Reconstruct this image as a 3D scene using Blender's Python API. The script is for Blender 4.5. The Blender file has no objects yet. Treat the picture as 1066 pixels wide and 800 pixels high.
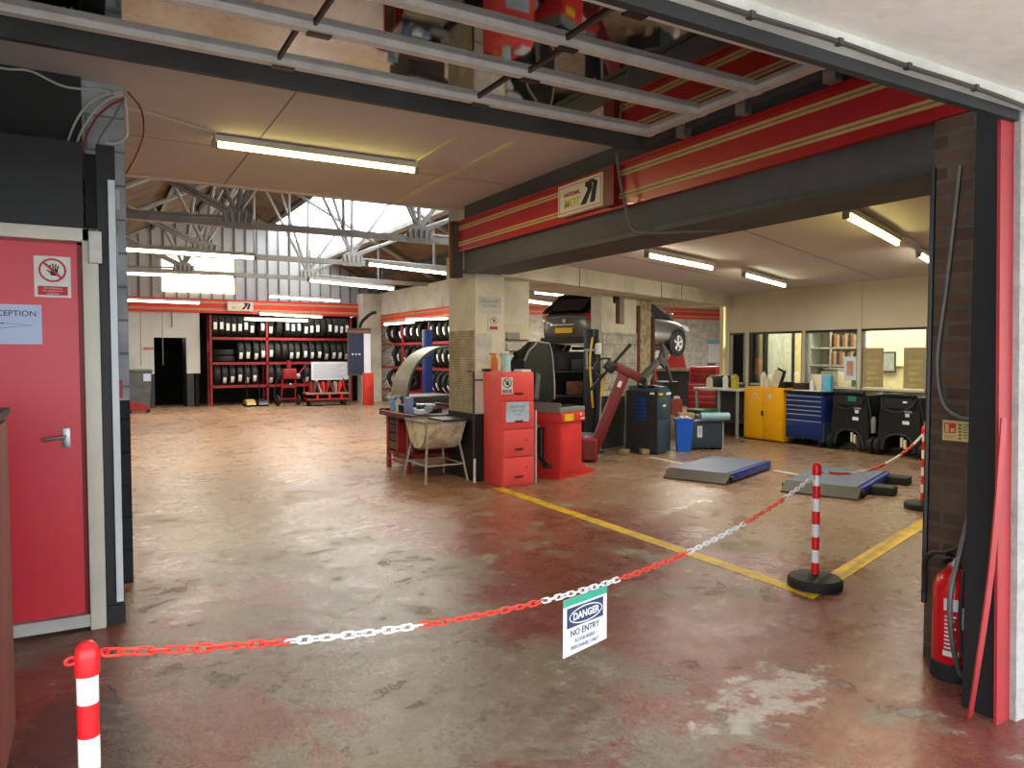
import bpy, bmesh, math, random
from mathutils import Vector, Matrix
random.seed(7)
PI = math.pi
SC = bpy.context.scene
COL = SC.collection

# ------------------------------------------------------------------ colours and materials
def srgb(r, g, b):
    def f(v):
        v /= 255.0
        return v / 12.92 if v <= 0.04045 else ((v + 0.055) / 1.055) ** 2.4
    return (f(r), f(g), f(b), 1.0)

_m = {}
def new_mat(name):
    m = bpy.data.materials.new(name); m.use_nodes = True
    nt = m.node_tree
    return m, nt, nt.nodes['Principled BSDF'], nt.nodes['Material Output']

def M(name, rgb=None, rough=0.5, metal=0.0, var=0.2, scale=4.0, bump=0.0, spec=0.5, dirt=None, coat=0.0):
    """plain surface with a little grime: base colour broken up by two noises"""
    if name in _m: return _m[name]
    m, nt, b, out = new_mat(name); N = nt.nodes; L = nt.links
    c = srgb(*rgb)
    tc = N.new('ShaderNodeTexCoord')
    n1 = N.new('ShaderNodeTexNoise'); n1.inputs['Scale'].default_value = scale; n1.inputs['Detail'].default_value = 6; n1.inputs['Roughness'].default_value = 0.65
    L.new(tc.outputs['Object'], n1.inputs['Vector'])
    r = N.new('ShaderNodeValToRGB')
    d = srgb(*dirt) if dirt else (c[0] * (1 - 2 * var), c[1] * (1 - 2 * var), c[2] * (1 - 2 * var), 1)
    r.color_ramp.elements[0].color = d; r.color_ramp.elements[0].position = 0.28
    r.color_ramp.elements[1].color = c; r.color_ramp.elements[1].position = 0.56
    L.new(n1.outputs['Fac'], r.inputs['Fac']); L.new(r.outputs['Color'], b.inputs['Base Color'])
    b.inputs['Roughness'].default_value = rough; b.inputs['Metallic'].default_value = metal
    b.inputs['Specular IOR Level'].default_value = spec
    b.inputs['Coat Weight'].default_value = coat
    if bump:
        n2 = N.new('ShaderNodeTexNoise'); n2.inputs['Scale'].default_value = scale * 9; n2.inputs['Detail'].default_value = 4
        L.new(tc.outputs['Object'], n2.inputs['Vector'])
        bp = N.new('ShaderNodeBump'); bp.inputs['Strength'].default_value = bump; bp.inputs['Distance'].default_value = 0.01
        L.new(n2.outputs['Fac'], bp.inputs['Height']); L.new(bp.outputs['Normal'], b.inputs['Normal'])
    _m[name] = m
    return m

def EM(name, rgb, strength):
    if name in _m: return _m[name]
    m, nt, b, out = new_mat(name)
    b.inputs['Base Color'].default_value = srgb(*rgb)
    b.inputs['Emission Color'].default_value = srgb(*rgb)
    b.inputs['Emission Strength'].default_value = strength
    _m[name] = m
    return m

def GLASS(name, tint=(235, 240, 240), amount=0.85, rough=0.03, gain=1.3):
    """thin window pane: mostly see-through, with a mirror share that rises at grazing angles"""
    if name in _m: return _m[name]
    m, nt, b, out = new_mat(name); N = nt.nodes; L = nt.links
    t = N.new('ShaderNodeBsdfTransparent'); t.inputs['Color'].default_value = srgb(*tint)
    g = N.new('ShaderNodeBsdfGlossy'); g.inputs['Roughness'].default_value = rough
    f = N.new('ShaderNodeFresnel'); f.inputs['IOR'].default_value = 1.5
    a = N.new('ShaderNodeMath'); a.operation = 'MULTIPLY_ADD'; a.inputs[1].default_value = gain; a.inputs[2].default_value = 1 - amount - 0.05
    L.new(f.outputs['Fac'], a.inputs[0])
    mx = N.new('ShaderNodeMixShader'); L.new(a.outputs[0], mx.inputs['Fac']); L.new(t.outputs[0], mx.inputs[1]); L.new(g.outputs[0], mx.inputs[2])
    L.new(mx.outputs[0], out.inputs['Surface'])
    _m[name] = m
    return m

def BRICK(name, c1, c2, mortar, axes, scale=1.0, rough=0.85, bw=0.225, bh=0.075, ms=0.012):
    """brickwork laid in the plane of the two object axes given"""
    if name in _m: return _m[name]
    m, nt, b, out = new_mat(name); N = nt.nodes; L = nt.links
    tc = N.new('ShaderNodeTexCoord'); s = N.new('ShaderNodeSeparateXYZ'); cb = N.new('ShaderNodeCombineXYZ')
    L.new(tc.outputs['Object'], s.inputs[0])
    L.new(s.outputs[axes[0]], cb.inputs[0]); L.new(s.outputs[axes[1]], cb.inputs[1])
    br = N.new('ShaderNodeTexBrick'); br.inputs['Scale'].default_value = scale
    br.inputs['Color1'].default_value = srgb(*c1); br.inputs['Color2'].default_value = srgb(*c2); br.inputs['Mortar'].default_value = srgb(*mortar)
    br.inputs['Mortar Size'].default_value = ms; br.inputs['Brick Width'].default_value = bw; br.inputs['Row Height'].default_value = bh
    L.new(cb.outputs[0], br.inputs['Vector'])
    n = N.new('ShaderNodeTexNoise'); n.inputs['Scale'].default_value = 5; n.inputs['Detail'].default_value = 6; L.new(tc.outputs['Object'], n.inputs['Vector'])
    mr = N.new('ShaderNodeMapRange'); mr.inputs['From Min'].default_value = 0.3; mr.inputs['From Max'].default_value = 0.7
    mr.inputs['To Min'].default_value = 0.6; mr.inputs['To Max'].default_value = 1.05; L.new(n.outputs['Fac'], mr.inputs['Value'])
    mx = N.new('ShaderNodeMix'); mx.data_type = 'RGBA'; mx.blend_type = 'MULTIPLY'; mx.inputs[0].default_value = 1
    L.new(br.outputs['Color'], mx.inputs[6]); L.new(mr.outputs[0], mx.inputs[7]); L.new(mx.outputs[2], b.inputs['Base Color'])
    bp = N.new('ShaderNodeBump'); bp.inputs['Strength'].default_value = 0.6; bp.inputs['Distance'].default_value = 0.008; bp.invert = True
    L.new(br.outputs['Fac'], bp.inputs['Height']); L.new(bp.outputs['Normal'], b.inputs['Normal'])
    b.inputs['Roughness'].default_value = rough
    _m[name] = m
    return m

# ------------------------------------------------------------------ mesh builder
class MB:
    def __init__(s): s.bm = bmesh.new(); s.mats = []
    def mi(s, m):
        if m not in s.mats: s.mats.append(m)
        return s.mats.index(m)
    def _fin(s, verts, faces, m, mat4=None):
        i = s.mi(m); vs = [s.bm.verts.new(mat4 @ Vector(v) if mat4 else v) for v in verts]
        for f in faces:
            try:
                fc = s.bm.faces.new([vs[k] for k in f]); fc.material_index = i
            except ValueError: pass
        return vs
    def box(s, c, d, m, rz=0, rx=0, ry=0, bev=0):
        T = Matrix.Translation(c) @ Matrix.Rotation(rz, 4, 'Z') @ Matrix.Rotation(ry, 4, 'Y') @ Matrix.Rotation(rx, 4, 'X')
        x, y, z = d[0] / 2, d[1] / 2, d[2] / 2
        if bev <= 0:
            v = [(-x,-y,-z),(x,-y,-z),(x,y,-z),(-x,y,-z),(-x,-y,z),(x,-y,z),(x,y,z),(-x,y,z)]
            s._fin(v, [(0,3,2,1),(4,5,6,7),(0,1,5,4),(1,2,6,5),(2,3,7,6),(3,0,4,7)], m, T)
        else:
            b = min(bev, x * .9, y * .9, z * .9); t = bmesh.new()
            bmesh.ops.create_cube(t, size=1.0)
            for v in t.verts: v.co = Vector((v.co.x * 2 * x, v.co.y * 2 * y, v.co.z * 2 * z))
            bmesh.ops.bevel(t, geom=list(t.edges), offset=b, segments=2, affect='EDGES', profile=.5)
            t.verts.index_update()
            s._fin([tuple(v.co) for v in t.verts], [[v.index for v in f.verts] for f in t.faces], m, T); t.free()
        return s
    def b2(s, x0, x1, y0, y1, z0, z1, m, bev=0):
        return s.box(((x0+x1)/2, (y0+y1)/2, (z0+z1)/2), (abs(x1-x0), abs(y1-y0), abs(z1-z0)), m, bev=bev)
    def tube(s, pts, r, m, seg=8, closed=False, caps=True):
        P = [Vector(p) for p in pts]; n = len(P); i = s.mi(m); rings = []
        up = None
        for k in range(n):
            a = P[(k-1) % n] if (closed or k > 0) else P[k]
            b = P[(k+1) % n] if (closed or k < n-1) else P[k]
            t = (b - a).normalized()
            if up is None:
                up = Vector((0,0,1)) if abs(t.z) < .9 else Vector((1,0,0))
            up = (up - t * up.dot(t))
            if up.length < 1e-5: up = t.orthogonal()
            up.normalize(); sd = t.cross(up)
            rr = r[k] if isinstance(r, (list, tuple)) else r
            rings.append([s.bm.verts.new(P[k] + (up * math.cos(2*PI*j/seg) + sd * math.sin(2*PI*j/seg)) * rr) for j in range(seg)])
        for k in range(n if closed else n-1):
            A, B = rings[k], rings[(k+1) % n]
            for j in range(seg):
                try:
                    f = s.bm.faces.new((A[j], A[(j+1) % seg], B[(j+1) % seg], B[j])); f.material_index = i
                except ValueError: pass
        if caps and not closed:
            for R in (rings[0], rings[-1]):
                try: f = s.bm.faces.new(R); f.material_index = i
                except ValueError: pass
        return s
    def cyl(s, p0, p1, r, m, r2=None, seg=16):
        return s.tube([p0, p1], [r, r if r2 is None else r2], m, seg)
    def lathe(s, prof, m, c=(0,0,0), axis='Z', seg=24, rot=None, mats=None):
        """prof: list of (radius, height); mats: a material per profile segment"""
        R = {'Z': Matrix.Identity(4), 'X': Matrix.Rotation(PI/2, 4, 'Y'), 'Y': Matrix.Rotation(-PI/2, 4, 'X')}[axis]
        T = Matrix.Translation(c) @ (rot or Matrix.Identity(4)) @ R
        rings = []
        for r, z in prof:
            rings.append([s.bm.verts.new(T @ Vector((r*math.cos(2*PI*j/seg), r*math.sin(2*PI*j/seg), z))) for j in range(seg)] if r > 1e-6
                         else [s.bm.verts.new(T @ Vector((0,0,z)))])
        for k in range(len(prof)-1):
            A, B = rings[k], rings[k+1]; i = s.mi(mats[k] if mats else m)
            for j in range(seg):
                a = (A[j], A[(j+1) % seg]) if len(A) > 1 else (A[0],)
                b = (B[(j+1) % seg], B[j]) if len(B) > 1 else (B[0],)
                if len(a) + len(b) < 3: continue
                try: f = s.bm.faces.new(a + b); f.material_index = i
                except ValueError: pass
        return s
    def prism(s, poly, o, u, v, ext, m, mside=None):
        """polygon (a, b) in the plane o + a u + b v, pushed along ext"""
        o, u, v, e = Vector(o), Vector(u), Vector(v), Vector(ext); n = len(poly)
        A = [s.bm.verts.new(o + u*a + v*b) for a, b in poly]; B = [s.bm.verts.new(x.co + e) for x in A]
        i = s.mi(m); i2 = s.mi(mside or m)
        for R in (A, B[::-1]):
            f = s.bm.faces.new(R); f.material_index = i
        for k in range(n):
            f = s.bm.faces.new((A[k], B[k], B[(k+1) % n], A[(k+1) % n])); f.material_index = i2
        return s
    def sph(s, c, r, m, seg=14, sc=(1,1,1)):
        n = seg // 2
        prof = [(max(0, math.sin(PI*k/n)) * r, -math.cos(PI*k/n) * r) for k in range(n+1)]
        prof[0] = (0, -r); prof[-1] = (0, r)
        return s.lathe(prof, m, c, 'Z', seg, rot=Matrix.Diagonal((sc[0], sc[1], sc[2], 1)))
    def quad(s, a, b, c, d, m):
        s._fin([a, b, c, d], [(0,1,2,3)], m); return s
    def build(s, name, parent=None, loc=None, rz=0, smooth=True, ang=40, kind=None):
        bmesh.ops.recalc_face_normals(s.bm, faces=s.bm.faces)
        me = bpy.data.meshes.new(name); s.bm.to_mesh(me); s.bm.free()
        for m in s.mats: me.materials.append(m)
        if smooth:
            me.shade_smooth(); me.set_sharp_from_angle(angle=math.radians(ang))
        o = bpy.data.objects.new(name, me); COL.objects.link(o)
        if loc is not None: o.location = loc
        o.rotation_euler = (0, 0, rz)
        if parent: o.parent = parent
        if kind: o['kind'] = kind
        return o

def tag(o, label, cat, group=None):
    o['label'] = label; o['category'] = cat
    if group: o['group'] = group
    return o
def thing(name, label, cat, loc=(0,0,0), rz=0, group=None):
    o = bpy.data.objects.new(name, None); COL.objects.link(o); o.empty_display_size = .1
    o.location = loc; o.rotation_euler = (0, 0, rz)
    return tag(o, label, cat, group)
def copy_tree(o, parent=None, loc=None, rz=None, label=None):
    c = o.copy(); COL.objects.link(c)
    if parent: c.parent = parent
    if loc is not None: c.location = loc
    if rz is not None: c.rotation_euler = (0, 0, rz)
    if label: c['label'] = label
    for ch in list(o.children): copy_tree(ch, c)
    return c

def lettering(txt, size, m, parent, loc, rz=0, name='lettering', align='CENTER', shear=0, bold=0.0, sx=1.0, thick=.0006):
    """letters standing upright (front towards local -Y), turned about Z"""
    cu = bpy.data.curves.new('letters', 'FONT'); cu.body = txt; cu.size = size; cu.align_x = align; cu.align_y = 'CENTER'
    cu.extrude = thick; cu.shear = shear; cu.offset = bold; cu.resolution_u = 3
    t = bpy.data.objects.new('letters', cu); COL.objects.link(t)
    dg = bpy.context.evaluated_depsgraph_get(); me = bpy.data.meshes.new_from_object(t.evaluated_get(dg))
    bpy.data.objects.remove(t); bpy.data.curves.remove(cu)
    me.transform(Matrix.Rotation(PI/2, 4, 'X') @ Matrix.Diagonal((sx, 1, 1, 1)))
    me.materials.clear(); me.materials.append(m)
    o = bpy.data.objects.new(name, me); COL.objects.link(o); o.parent = parent; o.location = loc; o.rotation_euler = (0, 0, rz)
    return o

def bez(pts, n=8):
    """smooth Catmull-Rom curve through points"""
    P = [Vector(p) for p in pts]; P = [P[0]*2 - P[1]] + P + [P[-1]*2 - P[-2]]; out = []
    for k in range(1, len(P)-2):
        for j in range(n):
            t = j / n; a, b, c, d = P[k-1], P[k], P[k+1], P[k+2]
            out.append(0.5 * ((2*b) + (c-a)*t + (2*a-5*b+4*c-d)*t*t + (3*b-a-3*c+d)*t**3))
    out.append(P[-2]); return out

# ------------------------------------------------------------------ palette
RED = M('red_paint', (188, 36, 40), .42, var=.08, scale=3)
RED_D = M('dark_red_paint', (150, 30, 34), .5, var=.15, scale=3)
RED_TOOL = M('tool_red', (216, 50, 50), .4, var=.1)
RED_POLE = M('red_plastic', (226, 28, 36), .35, var=.03)
WHITE_POLE = M('white_plastic', (236, 238, 240), .4, var=.03)
BLACK = M('black_paint', (24, 27, 30), .55, var=.15)
BLACK_R = M('black_rubber', (26, 26, 27), .7, var=.2, scale=12)
BLACK_M = M('black_metal', (30, 31, 33), .4, metal=.2)
DARK = M('dark_grey_paint', (58, 60, 60), .7, var=.15, scale=1.5)
STEEL_DK = M('dark_steel_beam', (74, 76, 76), .6, var=.2, scale=2.5)
STEEL = M('bare_steel', (170, 172, 172), .35, metal=.8, var=.15)
ALU = M('aluminium', (222, 220, 214), .45, metal=.1, var=.1, scale=8)
GREY = M('grey_paint', (150, 150, 146), .6, var=.12)
GREY_L = M('light_grey_truss_paint', (176, 178, 176), .6, var=.2, scale=2)
WHITE = M('white_paint', (222, 222, 218), .55, var=.06, scale=2)
WHITE_D = M('dirty_white_paint', (196, 196, 190), .7, var=.15, scale=3, bump=.2)
PAPER = M('paper', (224, 230, 240), .8, var=.02)
PAPER_B = M('bluish_paper', (196, 210, 240), .8, var=.02)
LABELW = M('tyre_label', (238, 240, 238), .7, var=.01)
INK = M('ink', (26, 28, 34), .7, var=.0)
INK_RED = M('ink_red', (192, 40, 44), .6, var=.0)
INK_GREY = M('ink_grey', (110, 116, 130), .7, var=.0)
YELLOW = M('yellow_paint', (226, 186, 44), .5, var=.1)
YELLOW_CAB = M('cabinet_yellow', (240, 172, 10), .4, var=.05)
NAVY = M('navy_paint', (20, 44, 112), .4, var=.1)
BLUE = M('blue_paint', (38, 62, 158), .4, var=.1)
BLUE_BIN = M('blue_plastic', (10, 92, 210), .45, var=.03)
TEAL = M('blue_grey_paint', (52, 70, 84), .45, var=.08)
CONC = M('concrete', (222, 216, 198), .85, var=.17, scale=1.6, bump=.25)
CONC_D = M('grey_painted_concrete', (92, 92, 90), .8, var=.16, scale=1.4, bump=.2)
CREAM = M('cream_panel', (214, 204, 176), .7, var=.05, scale=1.2)
PLASTER = M('plasterboard_ceiling', (208, 198, 192), .85, var=.07, scale=.6)
PLASTER_R = M('painted_ceiling', (214, 206, 200), .8, var=.07, scale=.5)
SOFFIT = M('rendered_soffit', (226, 222, 212), .9, var=.10, scale=1.6, bump=.5)
RUST = M('rusty_steel', (110, 66, 44), .8, var=.3, scale=8)
GOLD = M('gold_stripe', (206, 176, 118), .5, var=.05)
TUBE = EM('lit_tube', (255, 246, 216), 12)
TUBE_B = EM('lit_tube_warm', (255, 240, 150), 9)
LINTEL = M('lintel_black', (30, 32, 32), .6, var=.2)
# ------------------------------------------------------------------ floor material
def floor_material():
    m, nt, b, out = new_mat('worn_painted_concrete'); N = nt.nodes; L = nt.links
    tc = N.new('ShaderNodeTexCoord'); O = tc.outputs['Object']
    def noise(scale, detail=6, rough=.6, dist=0, vec=None, st=None):
        n = N.new('ShaderNodeTexNoise'); n.inputs['Scale'].default_value = scale; n.inputs['Detail'].default_value = detail
        n.inputs['Roughness'].default_value = rough; n.inputs['Distortion'].default_value = dist
        if st:
            mp = N.new('ShaderNodeMapping'); mp.inputs['Scale'].default_value = st; L.new(O, mp.inputs[0]); L.new(mp.outputs[0], n.inputs['Vector'])
        else: L.new(O, n.inputs['Vector'])
        return n.outputs['Fac']
    def rng(v, a, c, lo=0.0, hi=1.0):
        r = N.new('ShaderNodeMapRange'); r.inputs['From Min'].default_value = a; r.inputs['From Max'].default_value = c
        r.inputs['To Min'].default_value = lo; r.inputs['To Max'].default_value = hi; L.new(v, r.inputs['Value']); return r.outputs[0]
    def mix(f, A, B, bt='MIX'):
        x = N.new('ShaderNodeMix'); x.data_type = 'RGBA'; x.blend_type = bt
        if isinstance(f, float): x.inputs[0].default_value = f
        else: L.new(f, x.inputs[0])
        for i, v in ((6, A), (7, B)):
            if isinstance(v, tuple): x.inputs[i].default_value = v
            else: L.new(v, x.inputs[i])
        return x.outputs[2]
    def math2(op, a, c=0.0):
        x = N.new('ShaderNodeMath'); x.operation = op
        for i, v in enumerate((a, c)):
            if isinstance(v, (int, float)): x.inputs[i].default_value = v
            else: L.new(v, x.inputs[i])
        return x.outputs[0]
    sp = N.new('ShaderNodeSeparateXYZ'); L.new(O, sp.inputs[0]); X, Y = sp.outputs[0], sp.outputs[1]
    big = noise(.45, 5, .6, .4); mid = noise(1.6, 8, .68, .5); fine = noise(7, 8, .7); grit = noise(38, 4, .6)
    red = mix(rng(fine, .3, .7), srgb(108, 60, 52), srgb(138, 80, 70))
    grey = mix(rng(fine, .3, .7), srgb(110, 96, 84), srgb(146, 132, 116))
    tan = mix(rng(fine, .3, .7), srgb(160, 122, 94), srgb(178, 142, 112))
    brown = mix(rng(fine, .3, .7), srgb(124, 102, 84), srgb(152, 128, 106))
    # worn grey shows through the red paint in patches
    track = rng(math2('ABSOLUTE', math2('SUBTRACT', X, 1.45)), .35, 1.05, .115, -.04)   # wheel track worn to bare concrete
    wear = rng(math2('ADD', math2('ADD', math2('MULTIPLY', big, .42), math2('MULTIPLY', mid, .7)), track), .545, .61)
    c = mix(wear, red, grey)
    # chips of bare concrete
    chips = rng(math2('ADD', math2('MULTIPLY', mid, .5), math2('MULTIPLY', fine, .5)), .565, .59)
    c = mix(math2('MULTIPLY', chips, .55), c, srgb(168, 156, 142))
    # tan further in has reflected light put into it; right-hand bay is brown
    yy = math2('ADD', Y, math2('MULTIPLY', big, 5.0))
    far = rng(yy, 7.5, 12.0, 0, .96)
    c = mix(far, c, tan)
    xx = math2('ADD', X, math2('MULTIPLY', math2('SUBTRACT', mid, .5), 1.6))
    bay = math2('MULTIPLY', rng(xx, 4.0, 5.0), .85)
    c = mix(bay, c, brown)
    # peeled white patch and its scraped edge near the entrance
    px = math2('SUBTRACT', X, 2.55); py = math2('SUBTRACT', Y, 2.2)
    u = math2('ADD', math2('MULTIPLY', px, .97), math2('MULTIPLY', py, .15)); v = math2('ADD', math2('MULTIPLY', px, -.15), math2('MULTIPLY', py, .97))
    d = math2('ADD', math2('MULTIPLY', math2('POWER', math2('ABSOLUTE', u), 2), 3.4), math2('MULTIPLY', math2('POWER', math2('ABSOLUTE', v), 2), 22))
    pd = math2('ADD', d, math2('MULTIPLY', math2('SUBTRACT', fine, .5), 7.0))
    c = mix(math2('MULTIPLY', rng(pd, .7, .1), .65), c, srgb(190, 184, 178))
    # cracks and joints: thin wandering lines
    def line(x0, y0, x1, y1, w, wob, colr, amt):
        nonlocal c
        dx, dy = x1-x0, y1-y0; ln = math.hypot(dx, dy); dx /= ln; dy /= ln
        a = math2('ADD', math2('MULTIPLY', math2('SUBTRACT', X, x0), dx), math2('MULTIPLY', math2('SUBTRACT', Y, y0), dy))
        e = math2('ADD', math2('MULTIPLY', math2('SUBTRACT', X, x0), -dy), math2('MULTIPLY', math2('SUBTRACT', Y, y0), dx))
        e = math2('ADD', e, math2('MULTIPLY', math2('SUBTRACT', mid, .5), wob))
        on = math2('MULTIPLY', rng(math2('ABSOLUTE', e), w, w*.4), math2('MULTIPLY', rng(a, 0, .05), rng(a, ln, ln-.05)))
        c = mix(math2('MULTIPLY', on, amt), c, colr)
    line(0.0, 3.8, .13, 2.6, .012, .35, srgb(40, 30, 28), .9)
    line(.45, 5.9, 3.0, 6.08, .012, .12, srgb(60, 44, 36), .8)
    line(1.95, 2.22, 3.0, 2.4, .014, .1, srgb(120, 100, 92), .7)
    line(3.2, 3.5, 3.75, 5.5, .010, .3, srgb(78, 52, 44), .6)
    # damp dark concrete by the reception door and oil spots
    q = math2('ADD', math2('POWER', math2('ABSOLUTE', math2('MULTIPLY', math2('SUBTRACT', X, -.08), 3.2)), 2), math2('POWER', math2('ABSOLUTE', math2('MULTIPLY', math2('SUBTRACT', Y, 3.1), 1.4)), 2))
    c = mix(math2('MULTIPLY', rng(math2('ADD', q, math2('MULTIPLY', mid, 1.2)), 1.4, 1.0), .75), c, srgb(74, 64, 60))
    oil = rng(noise(1.1, 3, .5), .66, .74, 0, .55)
    c = mix(oil, c, srgb(58, 46, 42))
    gv = rng(noise(26, 5, .7), .25, .75, .72, 1.22); gm = N.new('ShaderNodeMix'); gm.data_type = 'RGBA'; gm.blend_type = 'MULTIPLY'; gm.inputs[0].default_value = 1.0
    L.new(c, gm.inputs[6]); L.new(gv, gm.inputs[7]); c = gm.outputs[2]
    L.new(c, b.inputs['Base Color'])
    ro = math2('ADD', rng(mid, .32, .68, .15, .42), math2('MULTIPLY', chips, .25))
    ro = math2('ADD', ro, rng(fine, .35, .75, -.04, .12))
    L.new(ro, b.inputs['Roughness'])
    b.inputs['Specular IOR Level'].default_value = .32
    h = math2('ADD', math2('MULTIPLY', grit, .2), math2('ADD', math2('MULTIPLY', fine, .6), math2('MULTIPLY', chips, -.5)))
    bp = N.new('ShaderNodeBump'); bp.inputs['Strength'].default_value = .6; bp.inputs['Distance'].default_value = .014
    L.new(h, bp.inputs['Height']); L.new(bp.outputs['Normal'], b.inputs['Normal'])
    return m

def line_paint():
    m = M('worn_yellow_line', (222, 186, 34), .5, var=.12, scale=6, dirt=(150, 116, 50))
    return m
S = 'structure'
FL = MB(); FL.b2(-14, 27, .2, 24.5, -.2, 0, floor_material()); FL.build('floor', kind=S, smooth=False)

sbox_out = MB(); sbox_out.b2(-30, 30, -40, .2, -.2, 0, M('forecourt', (196, 192, 186), .9, var=.08)); sbox_out.build('ground_forecourt', kind=S, smooth=False)
LP = line_paint()
def strip(name, pts, w, m, z=.003):
    """flat painted strip with real mitred corners along floor points"""
    P = [Vector((p[0], p[1], 0)) for p in pts]; l, r = [], []
    for k, p in enumerate(P):
        d0 = (p - P[k-1]).normalized() if k else (P[1]-p).normalized()
        d1 = (P[k+1]-p).normalized() if k < len(P)-1 else d0
        n0 = Vector((-d0.y, d0.x, 0)); n1 = Vector((-d1.y, d1.x, 0)); n = (n0+n1).normalized(); s = w/2 / max(.4, n.dot(n0))
        l.append(p + n*s); r.append(p - n*s)
    b = MB()
    for k in range(len(P)-1):
        q = [l[k], l[k+1], r[k+1], r[k]]
        lo = [(v.x, v.y, .0003) for v in q]; hi = [(v.x, v.y, z) for v in q]
        b._fin(lo+hi, [(0,1,2,3),(4,5,6,7),(0,1,5,4),(1,2,6,5),(2,3,7,6),(3,0,4,7)], m)
    return b.build(name, kind=S, smooth=False)
strip('trim_1', [(3.93, 7.2), (3.87, 3.02), (6.95, 3.98)], .118, LP)
strip('trim_2', [(9.98, 9.4), (9.98, 5.2)], .05, M('faded_yellow', (170, 136, 60), .6, var=.2))
strip('trim_3', [(3.4, 12.9), (3.85, 11.6), (4.5, 11.85)], .09, M('faded_yellow', (170, 136, 60), .6))
strip('trim_4', [(2.95, 20.0), (3.15, 18.0)], .08, M('faded_yellow', (170, 136, 60), .6))
strip('trim_5', [(7.05, 8.25), (7.0, 7.4)], .07, WHITE_D)
strip('trim_6', [(7.62, 6.5), (7.6, 5.95)], .07, WHITE_D)

# ------------------------------------------------------------------ front bay: lintel, soffit, jambs, ceiling
def sbox(name, x0, x1, y0, y1, z0, z1, m, bev=0):
    return MB().b2(x0, x1, y0, y1, z0, z1, m, bev).build(name, kind=S, smooth=bev > 0)
sbox('lintel', -4, 3.14, 1.53, 1.56, 2.405, 2.45, LINTEL)
sbox('lintel_beam', -4, 3.7, 1.545, 1.56, 2.42, 3.3, LINTEL)
sbox('lintel_rail', -4, 3.6, 1.56, 1.58, 2.43, 2.46, LINTEL)
sbox('trim_7', -4, 3.3, 1.49, 1.53, 2.445, 2.49, WHITE_D)
sbox('ceiling_canopy', -6, 9, -1.3, 1.56, 2.49, 2.62, SOFFIT)
# right jamb: red painted post, black door guide, rendered pier outside
RENDER_OUT = M('pebble_render', (172, 172, 168), .9, var=.16, scale=14, bump=.8, dirt=(150, 150, 148))
MB().prism([(3.245, 0), (11, 0), (11, 2.49), (3.155, 2.49)], (0, 1.53, 0), (1,0,0), (0,0,1), (0,.03,0), RENDER_OUT).build('wall_front_right', kind=S, smooth=False)
RED_JAMB = M('weathered_red_post', (158, 40, 46), .55, var=.05, scale=7, dirt=(140, 44, 46), bump=.2)
MB().prism([(3.149, 0), (3.25, 0), (3.16, 2.45), (3.06, 2.45)], (0, 1.555, 0), (1,0,0), (0,0,1), (0,.012,0), RED_JAMB).build('trim_8', kind=S, smooth=False)
BR = BRICK('brown_brick', (102, 76, 58), (80, 56, 44), (92, 82, 70), (1, 2))
sbox('wall_pillar', 3.55, 4.1, 1.66, 2.10, 0, 2.62, BR)
sbox('wall_pillar_reveal', 3.19, 3.6, 1.575, 1.715, 0, 3.2, BLACK)
sbox('wall_front_core', 3.3, 11, 1.565, 1.66, 0, 2.49, DARK)
sbox('wall_front_upper', 3.55, 11, 1.56, 1.66, 2.3, 3.3, DARK)
g = MB()
g.b2(3.40, 3.43, 1.725, 1.79, .0, 2.45, STEEL_DK)
g.build('door_guide_frame', kind=S, smooth=False)
# wall on the left, in the plane of the red reception door, with the end of a block wall behind it
sbox('wall_left_front', -4, -.02, 4.62, 4.75, 2.13, 2.64, BLACK)
sbox('wall_left_jamb', .045, .135, 4.62, 4.78, 0, 2.64, BLACK)
sbox('wall_left_reveal', -.01, .12, 4.78, 5.4, 0, 2.62, BLACK)
sbox('wall_left_back', -4, -.02, 5.35, 5.5, 2.5, 3.3, M('dark_upper_wall', (50, 52, 52), .8, var=.2, scale=1.2))
BLK = BRICK('grey_block', (196, 206, 212), (182, 192, 198), (140, 146, 150), (0, 2), bw=.44, bh=.215, ms=.008)
BLKB = BRICK('black_block', (46, 50, 54), (38, 42, 46), (24, 26, 28), (0, 2), bw=.44, bh=.215, ms=.008)
sbox('wall_left_pier', -.3, .215, 5.4, 5.62, 1.2, 3.3, BLK)
sbox('wall_left_pier_base', -.3, .215, 5.397, 5.62, 0, 1.2, BLKB)
sbox('wall_left_side', -4, -1.4, 1.6, 5.4, 0, 3.3, DARK)
sbox('trim_9', .098, .132, 4.60, 4.62, .12, 2.45, M('pale_trim', (214, 224, 230), .5, var=.05))
sbox('trim_10', .046, .14, 4.60, 4.8, 0, .10, BLACK)
# front bay ceiling and beams
sbox('ceiling', -4, 4.2, 1.9, 8.0, 3.22, 3.34, PLASTER)
cs = MB(); cs.b2(2.98, 3.03, 5.2, 8.0, 3.2, 3.22, CREAM); cs.b2(2.53, 2.56, 5.3, 6.2, 3.205, 3.22, CREAM); cs.b2(-1, 3.7, 7.96, 8.02, 3.2, 3.36, PLASTER)
for xx in (1.2,): cs.b2(xx, xx+.008, 4.4, 8, 3.215, 3.22, M('seam', (150, 138, 130), .9))
for yy in (6.55,): cs.b2(-1, 3.7, yy, yy+.006, 3.217, 3.22, M('seam', (150, 138, 130), .9))
cs.build('ceiling_strip', kind=S, smooth=False)
bm_ = MB(); bm_.b2(-4, 3.7, 4.44, 4.48, 3.06, 3.22, STEEL_DK); bm_.build('beam', kind=S, smooth=False)
# beam with the red fascia between entrance pillar and concrete column
cb = MB(); cb.b2(3.80, 4.30, 2.0, 7.75, 2.47, 3.22, CONC_D); cb.b2(3.78, 4.32, 2.0, 7.75, 2.44, 2.48, STEEL_DK); cb.build('beam', kind=S, smooth=False)

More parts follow.
